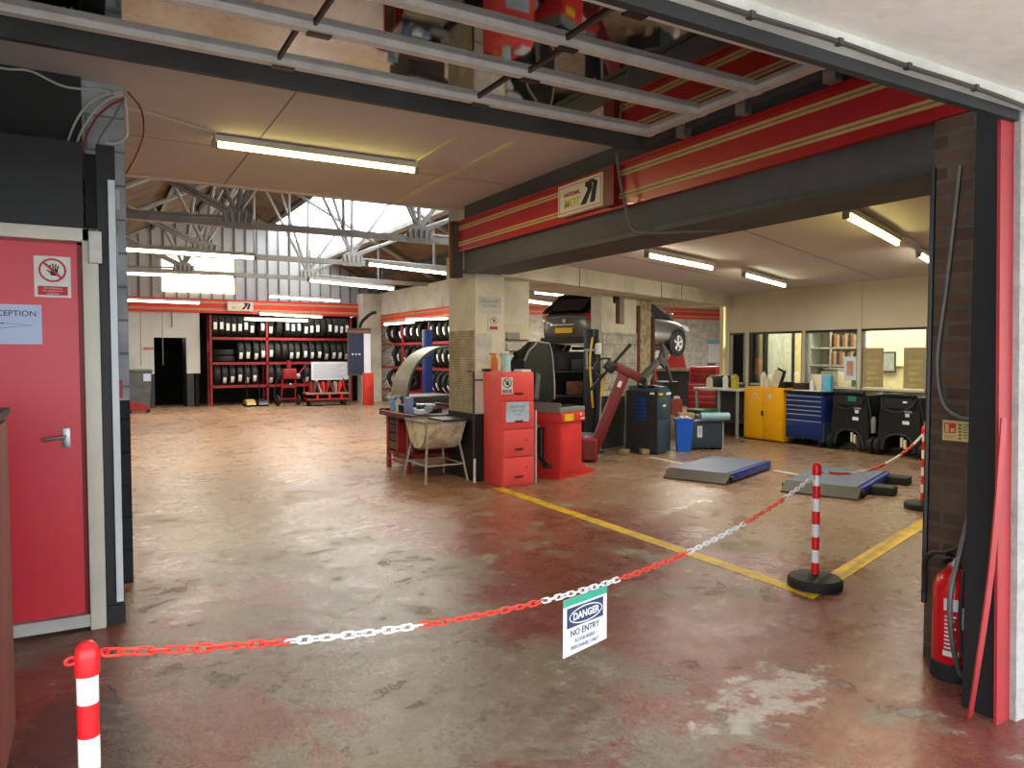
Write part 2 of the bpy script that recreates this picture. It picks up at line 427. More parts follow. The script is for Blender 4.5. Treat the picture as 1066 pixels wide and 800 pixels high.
def fascia(name, P0, P1, z0, z1, th, m, stripes=True, nrm=(-1, 0, 0)):
    """red fascia board with two pairs of pale stripes"""
    P0, P1 = Vector((*P0, 0)), Vector((*P1, 0)); n = Vector(nrm).normalized(); d = P1 - P0; b = MB(); h = z1 - z0
    def slab(a, c, off, t, mm):
        b.prism([(0, a), (1, a), (1, c), (0, c)], P0 + n*off, d, Vector((0, 0, 1)), -n*t, mm)
    slab(z0, z1, 0, th, m)
    slab(z0 - .012, z0 + .012, .012, th, m); slab(z1 - .012, z1 + .012, .012, th, m)
    for f in (.24, .78):
        slab(z0 + h*(f-.07), z0 + h*(f-.018), .004, .006, GOLD); slab(z0 + h*(f+.018), z0 + h*(f+.07), .004, .006, GOLD); slab(z0 + h*(f-.018), z0 + h*(f+.018), .003, .005, M('stripe_dark_gold', (150, 112, 64), .6))  # darker gold band between the two stripes of each pair
    return b.build(name, kind=S, smooth=False)
RED_F = M('fascia_red', (180, 26, 30), .38, var=.04, scale=2, coat=.1)
fascia('trim_11', (3.75, 2.0), (3.75, 7.84), 2.70, 3.035, .05, RED_F)
# concrete column, with tiled lower faces and a black base
TILE = BRICK('old_tile', (196, 184, 156), (184, 172, 144), (150, 140, 116), (0, 2), bw=.16, bh=.03, ms=.004)
TILE_Y = BRICK('old_tile_side', (206, 190, 158), (192, 176, 146), (150, 138, 112), (1, 2), bw=.12, bh=.03, ms=.004)
sbox('column', 3.90, 4.29, 7.67, 8.40, .72, 3.3, CONC)
sbox('column_base', 3.89, 4.30, 7.66, 8.41, 0, .80, BLACK)
sbox('column_tile_panel', 3.893, 3.905, 7.69, 8.38, .80, 1.78, TILE_Y)
sbox('column_pier', 4.44, 4.83, 8.0, 8.4, 0, 2.46, CONC)
st = MB(); st.b2(3.70, 3.80, 7.80, 7.95, 2.40, 3.05, STEEL_DK); st.b2(3.68, 3.72, 7.84, 7.9, 2.40, 3.05, RUST); st.build('column_bracket', kind=S, smooth=False)
# skewed bay behind the column: beam running along u
U = Vector((.927, .375, 0)); V = Vector((-.375, .927, 0)); A22 = math.atan2(.375, .927)
def ubox(name, t0, t1, w0, w1, z0, z1, m, o=(4.9, 7.85, 0)):
    O = Vector(o); b = MB()
    b.prism([(t0, w0), (t1, w0), (t1, w1), (t0, w1)], O + Vector((0, 0, z0)), U, V, (0, 0, z1-z0), m)
    return b.build(name, kind=S, smooth=False)
ubox('beam', -.75, 6.32, 0, .9, 2.42, 2.70, CONC)
bs = MB()
for t in (.9, 3.3, 4.05):
    p = Vector((4.9, 7.85, 0)) + U*t; bs.prism([(0, 2.4), (.012, 2.4), (.012, 2.68), (0, 2.68)], p - V*.004, U, Vector((0, 0, 1)), V*.004, CONC_D)
bs.build('beam_joint', kind=S, smooth=False)
TILE_W = BRICK('white_tile', (200, 196, 184), (190, 186, 172), (160, 154, 140), (0, 2), bw=.15, bh=.15, ms=.006)
c2 = MB(); O2 = Vector((4.9, 7.85, 0))
def up(b, t0, t1, w0, w1, z0, z1, m):
    b.prism([(t0, w0), (t1, w0), (t1, w1), (t0, w1)], O2 + Vector((0, 0, z0)), U, V, (0, 0, z1-z0), m)
up(c2, 2.22, 2.56, .45, .64, 0, 2.66, CONC); up(c2, 2.56, 2.92, .54, .64, 0, 2.66, RUST); up(c2, 2.92, 3.31, .45, .64, 0, 2.66, CONC)
up(c2, 2.56, 2.92, .45, .54, 0, 1.98, CONC); up(c2, 2.56, 2.64, .45, .54, 1.98, 2.30, CONC); up(c2, 2.70, 2.80, .5, .54, 2.1, 2.5, BLACK)
c2.build('column', kind=S, smooth=False)
c3 = MB(); up(c3, 2.23, 3.30, .425, .45, .95, 1.84, TILE_W); c3.build('column_tile', kind=S, smooth=False)
PEEL = M('peeling_plaster', (198, 184, 152), .9, var=.35, scale=9, bump=.8, dirt=(84, 66, 50))
c4 = MB(); up(c4, 3.40, 3.92, .5, .9, 0, 2.66, PEEL); up(c4, 3.32, 3.40, .42, .6, 0, 2.3, RUST); up(c4, 3.92, 3.98, .45, .6, 0, 2.15, RUST); c4.build('column_pier', kind=S, smooth=False)
# right-hand bay: ceiling, glazed office wall
RB = MB(); zc = 2.66
pts = [(4.25, 1.66), (10.8, 1.66), (10.8, 10.35), (4.25, 7.7)]
RB.prism(pts, (0, 0, zc), (1, 0, 0), (0, 1, 0), (0, 0, .1), PLASTER_R); RB.build('ceiling_right', kind=S, smooth=False)
cr = MB()
for t in ((5.0, 4.8, 10.2, 6.9), (4.4, 6.5, 9.5, 8.6)):
    a, b_ = Vector((t[0], t[1], zc)), Vector((t[2], t[3], zc)); cr.tube([a, (a+b_)/2, b_], .004, M('ceiling_crack', (120, 108, 98), .9), 4)
cr.build('ceiling_seam', kind=S, smooth=False)
WIN = [(10.22, 9.86), (9.72, 8.56), (8.50, 7.50), (7.44, 6.37), (6.31, 5.2)]
wr = MB()
wr.b2(10.7, 10.8, 1.66, 10.35, 1.90, 2.70, CREAM)
for y in (10.3, 9.79, 8.53, 7.47, 6.34, 5.15): wr.b2(10.685, 10.80, y-.03, y+.03, .0, 2.68, CREAM)
wr.b2(10.7, 10.8, 1.66, 10.35, 0, .93, M('lower_wall', (92, 88, 80), .8, var=.15)); wr.b2(10.7, 10.8, 1.66, 5.2, .9, 2.0, CREAM)
wr.build('wall_right', kind=S, smooth=False)
PANE = GLASS('office_glass')
for i, (a, b_) in enumerate(WIN):
    w = MB()
    for zz in (.93, 1.87): w.b2(10.69, 10.79, b_, a, zz, zz+.035, BLACK_M if zz > 1 else CREAM)
    for yy in (a, b_): w.b2(10.69, 10.79, yy-.018, yy+.018, .93, 1.9, BLACK_M if i == 1 else GREY)
    w.b2(10.735, 10.741, b_, a, .95, 1.88, PANE)
    w.build('window_%d' % (i+1), kind=S, smooth=False)
# office behind the glass
of = MB(); OFW = M('office_wall', (222, 206, 160), .8, var=.05)
of.b2(13.4, 13.5, 1.6, 10.6, 0, 2.6, OFW); of.b2(10.8, 13.5, 10.5, 10.6, 0, 2.6, OFW); of.b2(10.8, 13.5, 1.6, 1.7, 0, 2.6, OFW); of.build('wall_office', kind=S, smooth=False)
sbox('ceiling_office', 10.8, 13.5, 1.6, 10.6, 2.6, 2.7, WHITE)
# ------------------------------------------------------------------ main hall
WB = M('white_wall_panel', (206, 206, 200), .7, var=.08, scale=1.5)
sbox('wall_back_left', -2, 1.53, 22.8, 23.0, 0, 2.75, WB)
w2 = MB(); w2.b2(1.53, 2.37, 22.8, 23.0, 1.97, 2.75, WB); w2.b2(2.37, 2.72, 22.8, 23.0, .95, 2.75, WB); w2.b2(2.37, 2.55, 22.8, 23, 0, .95, DARK)
for x in (.2, .7, 1.2, 1.75): w2.b2(x, x+.015, 22.79, 22.8, 1.2, 2.7, GREY)
w2.build('wall_back_door_surround', kind=S, smooth=False)
sbox('wall_back_dado', -2, 1.53, 22.78, 22.8, 0, .95, DARK)
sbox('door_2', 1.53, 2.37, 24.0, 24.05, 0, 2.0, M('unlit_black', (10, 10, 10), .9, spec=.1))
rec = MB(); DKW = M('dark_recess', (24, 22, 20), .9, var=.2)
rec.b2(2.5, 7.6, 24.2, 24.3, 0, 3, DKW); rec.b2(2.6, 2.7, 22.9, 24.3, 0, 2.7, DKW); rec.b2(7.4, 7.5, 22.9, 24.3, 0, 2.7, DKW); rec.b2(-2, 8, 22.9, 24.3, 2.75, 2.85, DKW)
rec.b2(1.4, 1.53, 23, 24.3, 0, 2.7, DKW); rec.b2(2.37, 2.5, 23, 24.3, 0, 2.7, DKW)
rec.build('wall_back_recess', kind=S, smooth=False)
RED_B = M('far_fascia_red', (222, 58, 50), .45, var=.05)
fascia('trim_12', (-1.5, 22.76), (7.4, 22.76), 2.70, 3.08, .06, RED_B, nrm=(0, -1, 0))
fascia('trim_13', (7.98, 17.0), (7.98, 22.4), 2.45, 2.72, .06, RED_B)
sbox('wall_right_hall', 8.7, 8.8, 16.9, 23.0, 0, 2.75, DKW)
sbox('beam', 7.98, 8.75, 16.9, 23.0, 2.72, 3.42, CONC)
sbox('wall_back_corner', 7.4, 8.0, 22.3, 22.9, 0, 3.4, CONC)
# gable of ribbed cladding with a translucent band, and the pitched roof
RX, RZ, SL, EV = 3.48, 6.16, .527, 3.42
def roof_z(x): return RZ - SL*abs(x - RX)
CLAD = M('ribbed_cladding', (190, 194, 196), .6, var=.1, scale=1.5)
gb = MB(); gb.prism([(-2, 3.08), (8.8, 3.08), (8.8, roof_z(8.8)), (RX, RZ), (-2, roof_z(-2))], (0, 23.3, 0), (1,0,0), (0,0,1), (0,.04,0), CLAD)
x = -2.0
while x < 8.7:
    gb.b2(x, x+.04, 23.26, 23.3, 3.08, roof_z(x)-.05, M('cladding_rib', (120, 122, 122), .6)); x += .32
gb.build('wall_gable', kind=S, smooth=False)
sk = EM('daylit_sheet', (255, 250, 214), 1.6)
wf = MB()
wf.b2(1.8, 3.76, 23.22, 23.25, 3.3, 4.32, sk)
for x in (1.78, 2.45, 3.1, 3.76): wf.b2(x-.01, x+.01, 23.19, 23.26, 3.28, 4.34, M('sheet_lap', (235, 226, 170), .7))
wf.build('window_6', kind=S, smooth=False)
ROOFM = M('roof_boards', (126, 104, 80), .9, var=.35, scale=1.3, dirt=(64, 52, 42))
rf = MB()
def slope(x0, x1, y0, y1, m, th=.06, dz=0):
    rf.prism([(x0, roof_z(x0)+dz), (x1, roof_z(x1)+dz), (x1, roof_z(x1)+dz+th), (x0, roof_z(x0)+dz+th)], (0, y0, 0), (1, 0, 0), (0, 0, 1), (0, y1-y0, 0), m)
Y0, Y1 = 8.0, 23.4
slope(-2.0, RX, Y0, Y1, ROOFM); slope(RX, 4.8, Y0, Y1, ROOFM); slope(6.5, 8.9, Y0, Y1, ROOFM); slope(4.8, 6.5, Y0, 10.0, ROOFM)
for k in range(1, 5):
    xx = -2 + k*1.2; slope(xx-.05, xx+.05, Y0, Y1, STEEL_DK, .12, -.12)
slope(4.72, 4.82, Y0, Y1, STEEL_DK, .1, -.1); slope(6.46, 6.56, Y0, Y1, GREY_L, .1, -.1); slope(7.6, 7.7, Y0, Y1, STEEL_DK, .12, -.12)
rf.build('roof', kind=S, smooth=False)
SKY = EM('rooflight_daylight', (252, 254, 255), 3.2)
rl = MB()
rl.prism([(4.8, roof_z(4.8)+.02), (6.5, roof_z(6.5)+.02), (6.5, roof_z(6.5)+.05), (4.8, roof_z(4.8)+.05)], (0, 10.0, 0), (1, 0, 0), (0, 0, 1), (0, 13.4, 0), SKY)
rl.build('window_7', kind=S, smooth=False)
# bulkhead between the flat front ceiling and the pitched roof
bh = MB(); bh.prism([(-2, 3.3), (8.9, 3.3), (8.9, roof_z(8.9)), (RX, RZ), (-2, roof_z(-2))], (0, 8.0, 0), (1, 0, 0), (0, 0, 1), (0, .08, 0), DARK); bh.build('wall_bulkhead', kind=S, smooth=False)
sbox('wall_hall_left', -2.1, -1.9, 5.5, 23.3, 0, 4.0, DARK)
# roof trusses
def truss(y, m):
    t = MB()
    def bar(a, b_, r=.035): t.cyl((a[0], y, a[1]), (b_[0], y, b_[1]), r, m, seg=6)
    zb = 3.40
    t.b2(-1.9, 8.7, y-.05, y+.05, zb-.05, zb+.05, m)
    t.cyl((-1.9, y, roof_z(-1.9)-.12), (RX, y, RZ-.12), .06, m, seg=6); t.cyl((RX, y, RZ-.12), (8.7, y, roof_z(8.7)-.12), .06, m, seg=6)
    n1, n2 = 1.9, 4.75
    for nx in (n1, n2):
        sg = -1 if nx < RX else 1
        t.prism([(-.20, -.07), (.20, -.07), (.24, .08), (.12, .22), (-.12, .22), (-.24, .08)], (nx, y-.045, zb), (1,0,0), (0,0,1), (0,.02,0), m)
        for k in range(5): t.cyl((nx-.18+.09*k, y-.06, zb+.02), (nx-.20+.10*k, y-.06, zb+.16), .022, m, seg=6)
        for xx in (RX, RX+sg*.55, RX+sg*1.3, RX+sg*2.2, RX+sg*3.2): bar((nx, zb+.15), (xx, roof_z(xx)-.15))
    for xx in (.2, 6.6): bar((xx, zb), (xx, roof_z(xx)-.12), .025)
    bar((.2, roof_z(.2)-.15), (n1, zb+.1), .03); bar((6.6, roof_z(6.6)-.15), (n2, zb+.1), .03)
    bar((RX, zb), (RX, RZ-.15), .025)
    for nx in (n1, n2):
        sg = -1 if nx < RX else 1
        bar((nx, zb+.1), (RX+sg*4.6, zb+.02), .02)
    return t.build('roof_truss', kind=S, smooth=False)
truss(11.4, GREY_L); truss(15.0, GREY_L); truss(18.6, GREY_L)
# area to the right of the hall, where the car stands on its lift
WBR = BRICK('white_brick', (214, 208, 194), (202, 196, 182), (176, 168, 152), (0, 2), bw=.23, bh=.08, ms=.008)
sbox('wall_back_right', 8.0, 27, 23.4, 23.6, 0, 4.2, WBR)
fascia('trim_14', (8.8, 23.36), (25, 23.36), 3.0, 3.4, .06, RED_B, nrm=(0, -1, 0))
sbox('ceiling_workshop', 8.75, 27, 10.5, 24.5, 3.5, 3.6, GREY)
sbox('wall_workshop_right', 26.5, 26.7, 9, 24.5, 0, 4, WB)
sbox('wall_light_stop_low', 4.2, 8.9, 8.0, 8.08, 2.72, 3.4, DARK)  # unseen wall added to stop daylight leaking over the right bay
sbox('wall_light_stop_right', 8.8, 27, 10.42, 10.5, 2.66, 3.6, DARK)  # added out of view to keep stray daylight from the lift area
# ------------------------------------------------------------------ barrier: posts, chains, danger notice
def bollard(label, loc, rz=0, loops=(0,), lz=.735):
    t = thing('barrier_post', label, 'barrier post', loc, rz, 'red and white barrier posts')
    b = MB(); b.lathe([(0, .0), (.165, .0), (.168, .012), (.168, .05), (.155, .065), (.06, .075), (.03, .085), (0, .085)], BLACK_R, seg=40)
    b.build('base', t)
    h = .80; n = 8; z0 = .075
    p = MB(); prof = [(.0, z0)]; mats = []
    step = (h - .06 - z0) / n
    for k in range(n):
        prof += [(.024, z0 + step*k), (.024, z0 + step*(k+1))]
    ms = [RED_POLE]
    for k in range(n): ms += [(RED_POLE if k % 2 == 0 else WHITE_POLE), (RED_POLE if k % 2 == 0 else WHITE_POLE)]
    p.lathe(prof + [(0, h-.06)], RED_POLE, seg=24, mats=ms + [RED_POLE]); p.build('pole', t)
    c = MB(); c.lathe([(.0, h-.075), (.027, h-.075), (.029, h-.03), (.025, h-.01), (.015, h+.004), (0, h+.008)], RED_POLE, seg=24)
    for a in loops:
        q = []
        for k in range(12):
            w = 2*PI*k/12; q.append((math.cos(a)*(.036+.012*math.cos(w)), math.sin(a)*(.036+.012*math.cos(w)), lz+.008*math.sin(w)))
        c.tube(q, .004, RED_POLE, 6, closed=True)
    c.build('cap', t)
    return t
PL, PM, PR = Vector((-.023, 2.03, 0)), Vector((4.03, 3.10, 0)), Vector((6.98, 4.16, 0))
bollard('red and white striped post on a black base beside the brown cupboard', PL, loops=(.3, PI+.3), lz=.768)
bollard('red and white striped post standing on the corner of the yellow line', PM, loops=(PI+.25, .35))
bollard('red and white striped post half hidden behind the brick pillar', PR, loops=(PI+.35,))

def chain_pts(a, b, sag, n=200):
    out = []
    for k in range(n+1):
        t = k/n; p = a.lerp(b, t); p.z -= 4*sag*t*(1-t); out.append(p)
    return out
def chain(label, a, b, sag, runs, pitch=.038):
    """links along a sagging line; runs = list of (fraction where a run ends, material)"""
    t = thing('barrier_chain', label, 'chain', (a.x, a.y, 0)); org = Vector((a.x, a.y, 0))
    pts = chain_pts(a, b, sag); acc = [0]
    for k in range(1, len(pts)): acc.append(acc[-1] + (pts[k]-pts[k-1]).length)
    n = int(acc[-1]/pitch); builders = [MB() for _ in runs]
    k = 0
    for i in range(n):
        s = (i+.5)/n*acc[-1]
        while acc[k+1] < s and k < len(acc)-2: k += 1
        f = (s-acc[k])/(acc[k+1]-acc[k]); c = pts[k].lerp(pts[k+1], f); d = (pts[k+1]-pts[k]).normalized()
        sd = d.cross(Vector((0, 0, 1))).normalized(); upv = sd.cross(d)
        ang = (PI/4 if i % 2 else -PI/4) + .25*math.sin(i*1.7); w = sd*math.cos(ang) + upv*math.sin(ang)
        q = []; L, W = pitch*.42, .0095
        for j in range(6): q.append(c - org + d*(L + W*math.sin(PI*j/5)) * 1 + w*W*math.cos(PI*j/5))
        for j in range(6): q.append(c - org - d*(L + W*math.sin(PI*j/5)) - w*W*math.cos(PI*j/5))
        ri = next(r for r, (e, _) in enumerate(runs) if (i+.5)/n <= e)
        builders[ri].tube(q, .0037, runs[ri][1], 6, closed=True)
    for bd in builders: bd.build('chain_run', t)
    return t
hA = .735
a0 = Vector((PL.x+.036, PL.y+.0095, hA)); b0 = Vector((PM.x-.04, PM.y-.0105, hA-.02))
CH_R, CH_W = M('chain_red', (232, 72, 58), .45, var=.03), M('chain_white', (232, 234, 236), .45, var=.03)
a0.z = .768; b0.z = .722
chain('long red and white plastic chain sagging across the entrance with the danger notice on it', a0, b0, .245,
      [(.115, CH_R), (.243, CH_W), (.381, CH_R), (.508, CH_W), (.642, CH_R), (.783, CH_W), (.902, CH_R), (1.01, CH_W)])
a1 = Vector((PM.x+.05, PM.y+.018, .74)); b1 = Vector((PR.x-.05, PR.y-.018, .735))
chain('short red and white chain between the corner post and the post at the pillar', a1, b1, .135,
      [(.066, CH_W), (.224, CH_R), (.373, CH_W), (.543, CH_R), (.705, CH_W), (.86, CH_R), (1.01, CH_W)])

# danger notice: landscape sheet in a clear sleeve, hung from the chain
cd = (b0 - a0); cd.z = 0; cd.normalize(); crz = math.atan2(cd.y, cd.x)
sp_ = a0.lerp(b0, .446); zt = a0.z + (b0.z-a0.z)*.446 - 4*.245*.446*.554
t = thing('danger_sign', 'white DANGER NO ENTRY notice hanging from the long chain', 'notice', (sp_.x, sp_.y-.012, zt-.005), crz)
NW, NH = .285, .245
b = MB(); n = 10
for k in range(n):
    def bow(u): return .006*math.sin(PI*u)
    u0, u1 = k/n, (k+1)/n; x0, x1 = -NW/2+NW*u0, -NW/2+NW*u1
    b.prism([(x0, -NH+.008*u0), (x1, -NH+.008*u1), (x1, -.004), (x0, -.004)], (0, 0, 0), (1, 0, 0), (0, 0, 1), (0, .0015, 0), PAPER)
b.build('sheet', t, smooth=False)
GREEN = M('green_strip', (60, 168, 140), .6, var=.05)
MB().b2(-NW/2, NW/2, -.0022, -.0002, -.035, -.004, GREEN).build('top_strip', t, smooth=False)
DNAVY = M('notice_navy', (52, 60, 92), .6, var=.0)
b = MB(); b.b2(-.12, .115, -.0022, -.0002, -.128, -.045, DNAVY); b.build('heading_panel', t, smooth=False)
def ellipse(b, cx, cz, rx, rz, y, m, n=32, w=None):
    if w is None:
        b.prism([(cx+rx*math.cos(2*PI*k/n), cz+rz*math.sin(2*PI*k/n)) for k in range(n)], (0, y, 0), (1, 0, 0), (0, 0, 1), (0, .0008, 0), m)
    else:
        i = b.mi(m)
        for k in range(n):
            a_, c_ = 2*PI*k/n, 2*PI*(k+1)/n
            q = [(cx+rx*math.cos(a_), cz+rz*math.sin(a_)), (cx+rx*math.cos(c_), cz+rz*math.sin(c_)), (cx+(rx-w)*math.cos(c_), cz+(rz-w)*math.sin(c_)), (cx+(rx-w)*math.cos(a_), cz+(rz-w)*math.sin(a_))]
            b._fin([(x_, y, z_) for x_, z_ in q] + [(x_, y+.0008, z_) for x_, z_ in q], [(0,1,2,3),(0,1,5,4),(2,3,7,6)], m)
b = MB(); ellipse(b, 0, -.087, .108, .036, -.0034, PAPER, w=.005); b.build('oval', t, smooth=False)
lettering('DANGER', .042, PAPER, t, (0, -.0034, -.088), bold=.0012)
lettering('NO ENTRY', .038, INK, t, (-.005, -.0014, -.155), bold=.0002)
lettering('AUTHORISED', .022, INK_GREY, t, (-.005, -.0014, -.190), bold=.0002)
lettering('PERSONNEL ONLY', .022, INK_GREY, t, (-.005, -.0014, -.217), bold=.0002)

# ------------------------------------------------------------------ signs
def hand(b, cx, cz, s, y, m):
    b.prism([(cx-.22*s, cz-.32*s), (cx+.12*s, cz-.36*s), (cx+.26*s, cz-.05*s), (cx+.2*s, cz+.1*s), (cx-.2*s, cz+.06*s)], (0, y, 0), (1,0,0), (0,0,1), (0,.0006,0), m)
    for k, (dx, ln, an) in enumerate(((-.15,.42,.25),(-.03,.5,.08),(.09,.48,-.08),(.2,.38,-.25))):
        ux, uz = -math.sin(an), math.cos(an); w = .045*s
        x0, z0 = cx+dx*s, cz+.02*s
        b.prism([(x0-w*uz, z0+w*ux), (x0+w*uz, z0-w*ux), (x0+w*uz+ux*ln*s, z0-w*ux+uz*ln*s), (x0-w*uz+ux*ln*s, z0+w*ux+uz*ln*s)], (0,y,0),(1,0,0),(0,0,1),(0,.0006,0), m)
    b.prism([(cx-.2*s, cz-.2*s), (cx-.2*s, cz-.08*s), (cx-.42*s, cz+.1*s), (cx-.46*s, cz+.02*s)], (0,y,0),(1,0,0),(0,0,1),(0,.0006,0), m)
def prohibition(name, label, loc, rz, w, h, ring, text=True, kind='hand'):
    t = thing(name, label, 'sign', loc, rz)
    MB().b2(-w/2, w/2, -.002, 0, -h/2, h/2, WHITE).build('board', t, smooth=False)
    r = w*.38; cz = h*.16; b = MB(); ellipse(b, 0, cz, r, r, -.0032, ring, w=r*.16, n=36)
    a = PI*.75; dx, dz = math.cos(a), math.sin(a); q = r*.09
    b.prism([(dx*r*.9-dz*q, cz+dz*r*.9+dx*q), (dx*r*.9+dz*q, cz+dz*r*.9-dx*q), (-dx*r*.9+dz*q, cz-dz*r*.9-dx*q), (-dx*r*.9-dz*q, cz-dz*r*.9+dx*q)], (0,-.0034,0),(1,0,0),(0,0,1),(0,.0006,0), ring)
    b.build('ring', t, smooth=False)
    b = MB(); hand(b, r*.1, cz-.05*r, r*1.15, -.0026, INK); b.build('pictogram', t, smooth=False)
    b = MB(); b.b2(-w*.41, w*.41, -.0028, -.002, -h*.45, -h*.23, INK_RED if ring != INK else M('sign_violet', (150, 90, 150), .6)); b.build('caption_panel', t, smooth=False)
    if text:
        for k, s in enumerate(('No admittance', 'for unauthorised', 'personnel')): lettering(s, h*.062, WHITE, t, (0, -.0034, -h*.28-k*h*.065))
    return t
prohibition('prohibition_sign', 'white sign with red ring over a black hand on the red reception door', (-.167, 4.583, 1.908), 0, .165, .215, INK_RED)
prohibition('prohibition_sign', 'small white prohibition sign stuck on the red filing cabinet', (4.03, 7.148, 1.148), 0, .145, .185, INK)
prohibition('prohibition_sign', 'faded prohibition sign below the taped sheet on the concrete column', (4.135, 7.658, 1.87), 0, .13, .175, M('faded_red', (180, 110, 96), .7), text=False)

def sheet(name, label, loc, rz, w, h, lines, m=PAPER, ink=INK, size=None, cat='notice', arrow=False):
    t = thing(name, label, cat, loc, rz)
    MB().b2(-w/2, w/2, -.0015, 0, -h/2, h/2, m).build('paper', t, smooth=False)
    for (s, x, z, sz) in lines: lettering(s, sz, ink, t, (x, -.002, z))
    return t
t = sheet('reception_sign', 'white RECEPTION sheet with an arrow taped on the red door', (-.335, 4.583, 1.655), 0, .23, .205, [('RECEPTION', -.018, .055, .042)], PAPER_B)
b = MB(); b.tube([(-.09, -.002, .008), (.07, -.002, -.004), (-.07, -.002, -.022)], .0012, INK, 5); b.tube([(-.09, -.002, .008), (-.05, -.002, .003)], .002, INK, 5); b.build('arrow', t)
sheet('reception_sign', 'white RECEPTION sheet taped high on the concrete column', (4.093, 7.663, 2.075), 0, .285, .20, [('RECEPTION', 0, .045, .042), ('ALL VISITORS', 0, -.01, .03)], M('aged_paper', (206, 204, 202), .8), INK_GREY)
sheet('paper_sign', 'blank whitish sheet on the column just above the filing cabinet', (4.01, 7.664, 1.575), 0, .20, .34, [], M('aged_paper', (206, 204, 202), .8))
sheet('reception_sign', 'bluish RECEPTION sheet on the second drawer of the red filing cabinet', (4.165, 7.146, .85), 0, .30, .225, [('RECEPTION', 0, .06, .034), ('PLEASE REPORT', 0, .01, .022), ('THIS WAY', 0, -.03, .022)], M('pale_blue_paper', (190, 214, 238), .8), INK_GREY)

# illuminated-style sign box on the fascia
def national(label, loc, rz, w, h, full=True):
    t = thing('tyre_shop_sign', label, 'sign', loc, rz)
    MB().b2(-w/2, w/2, -.05, 0, -h/2, h/2, M('sign_white', (226, 222, 208), .5, var=.04)).build('board', t, smooth=False)
    PINK = M('sign_pink_border', (214, 150, 136), .5, var=.02); g = .012*h/.27
    b = MB(); e = .018*h/.27
    for (x0, x1, z0, z1) in ((-w/2+e, w/2-e, -h/2+e, -h/2+e+g), (-w/2+e, w/2-e, h/2-e-g, h/2-e), (-w/2+e, -w/2+e+g, -h/2+e, h/2-e), (w/2-e-g, w/2-e, -h/2+e, h/2-e)): b.b2(x0, x1, -.053, -.05, z0, z1, PINK)
    b.build('border', t, smooth=False)
    b = MB(); s = h/.27; fx = w/.66
    for poly in ([(.02, -.085), (.10, -.085), (.185, .03), (.185, .075), (.16, .10), (.09, .095), (.09, .06), (.12, .05), (.125, .03)],
                 [(.16, -.085), (.225, -.085), (.265, .075), (.20, .105), (.15, .105), (.205, .07)]):
        b.prism([(x*fx, z*s) for x, z in poly], (0, -.054, 0), (1,0,0), (0,0,1), (0, .003, 0), INK)
    b.build('road_emblem', t, smooth=False)
    YL = M('sign_yellow', (214, 196, 30), .5, var=.02)
    lettering('MOT', .105*s, YL, t, (-.115*fx, -.0535, -.042*s), shear=.25, bold=.002, sx=fx*1.05)
    if full: lettering('NATIONAL', .048*s, INK_RED, t, (-.11*fx, -.0535, .038*s), bold=.0008, sx=fx)
    return t
national('white NATIONAL sign with black road emblem on the nearer red fascia', (3.73, 5.26, 2.865), -PI/2, .66, .27)
MB().b2(3.68, 3.735, 4.78, 4.92, 2.71, 3.03, M('fascia_end_block', (120, 18, 20), .5)).build('trim_15', kind=S, smooth=False)
national('small white sign with black road emblem on the far red fascia', (3.82, 22.70, 2.90), 0, .72, .27, full=False)

# ------------------------------------------------------------------ reception door side
t = thing('door_1', 'red reception door', 'door', (0, 0, 0)); del t['category']; del t['label']; t['kind'] = S
MB().b2(-.95, -.055, 4.585, 4.63, .09, 2.085, M('door_red', (214, 48, 62), .38, var=.05, scale=2)).build('door_leaf', t, smooth=False)
FRM = M('door_frame_cream', (214, 210, 196), .5, var=.06, scale=3)
b = MB(); b.b2(-1.0, .04, 4.55, 4.64, 2.10, 2.17, FRM, .004); b.b2(-.03, .045, 4.55, 4.64, .0, 2.17, FRM, .004); b.b2(-.055, -.03, 4.6, 4.64, .09, 2.1, RED_D); b.b2(-.95, -.03, 4.6, 4.64, 2.085, 2.1, RED_D)
b.build('door_frame', t)
MB().b2(-.95, -.03, 4.56, 4.64, .02, .085, WHITE_D).build('door_sill', t, smooth=False)
b = MB(); b.b2(-.142, -.105, 4.578, 4.586, 1.0, 1.105, STEEL, .002); b.cyl((-.125, 4.585, 1.06), (-.125, 4.54, 1.06), .009, STEEL); b.tube(bez([(-.125, 4.54, 1.06), (-.16, 4.535, 1.058), (-.23, 4.54, 1.048)]), [.009]*8+[.009]*8+[.006], STEEL, 8)
b.build('handle', t)
# tall brown-red cupboard at the left edge
t = thing('cupboard', 'brown-red painted cupboard at the left edge beside the reception door', 'cupboard', (-.9, 2.9, 0))
BRN = M('oxide_red_board', (130, 62, 54), .55, var=.12, scale=3)
MB().b2(-.35, .60, -.62, .50, .03, 1.27, BRN, .004).build('body', t)
MB().b2(-.37, .625, -.64, .52, 1.27, 1.295, M('dark_worktop', (62, 50, 46), .6)).build('top', t, smooth=False)
MB().b2(.60, .618, -.60, -.06, .06, 1.25, BRN, .004).build('door', t); MB().b2(.60, .618, -.045, .49, .06, 1.25, BRN, .004).build('door', t)
MB().b2(-.33, .58, -.6, .48, 0, .03, BLACK).build('plinth', t, smooth=False)
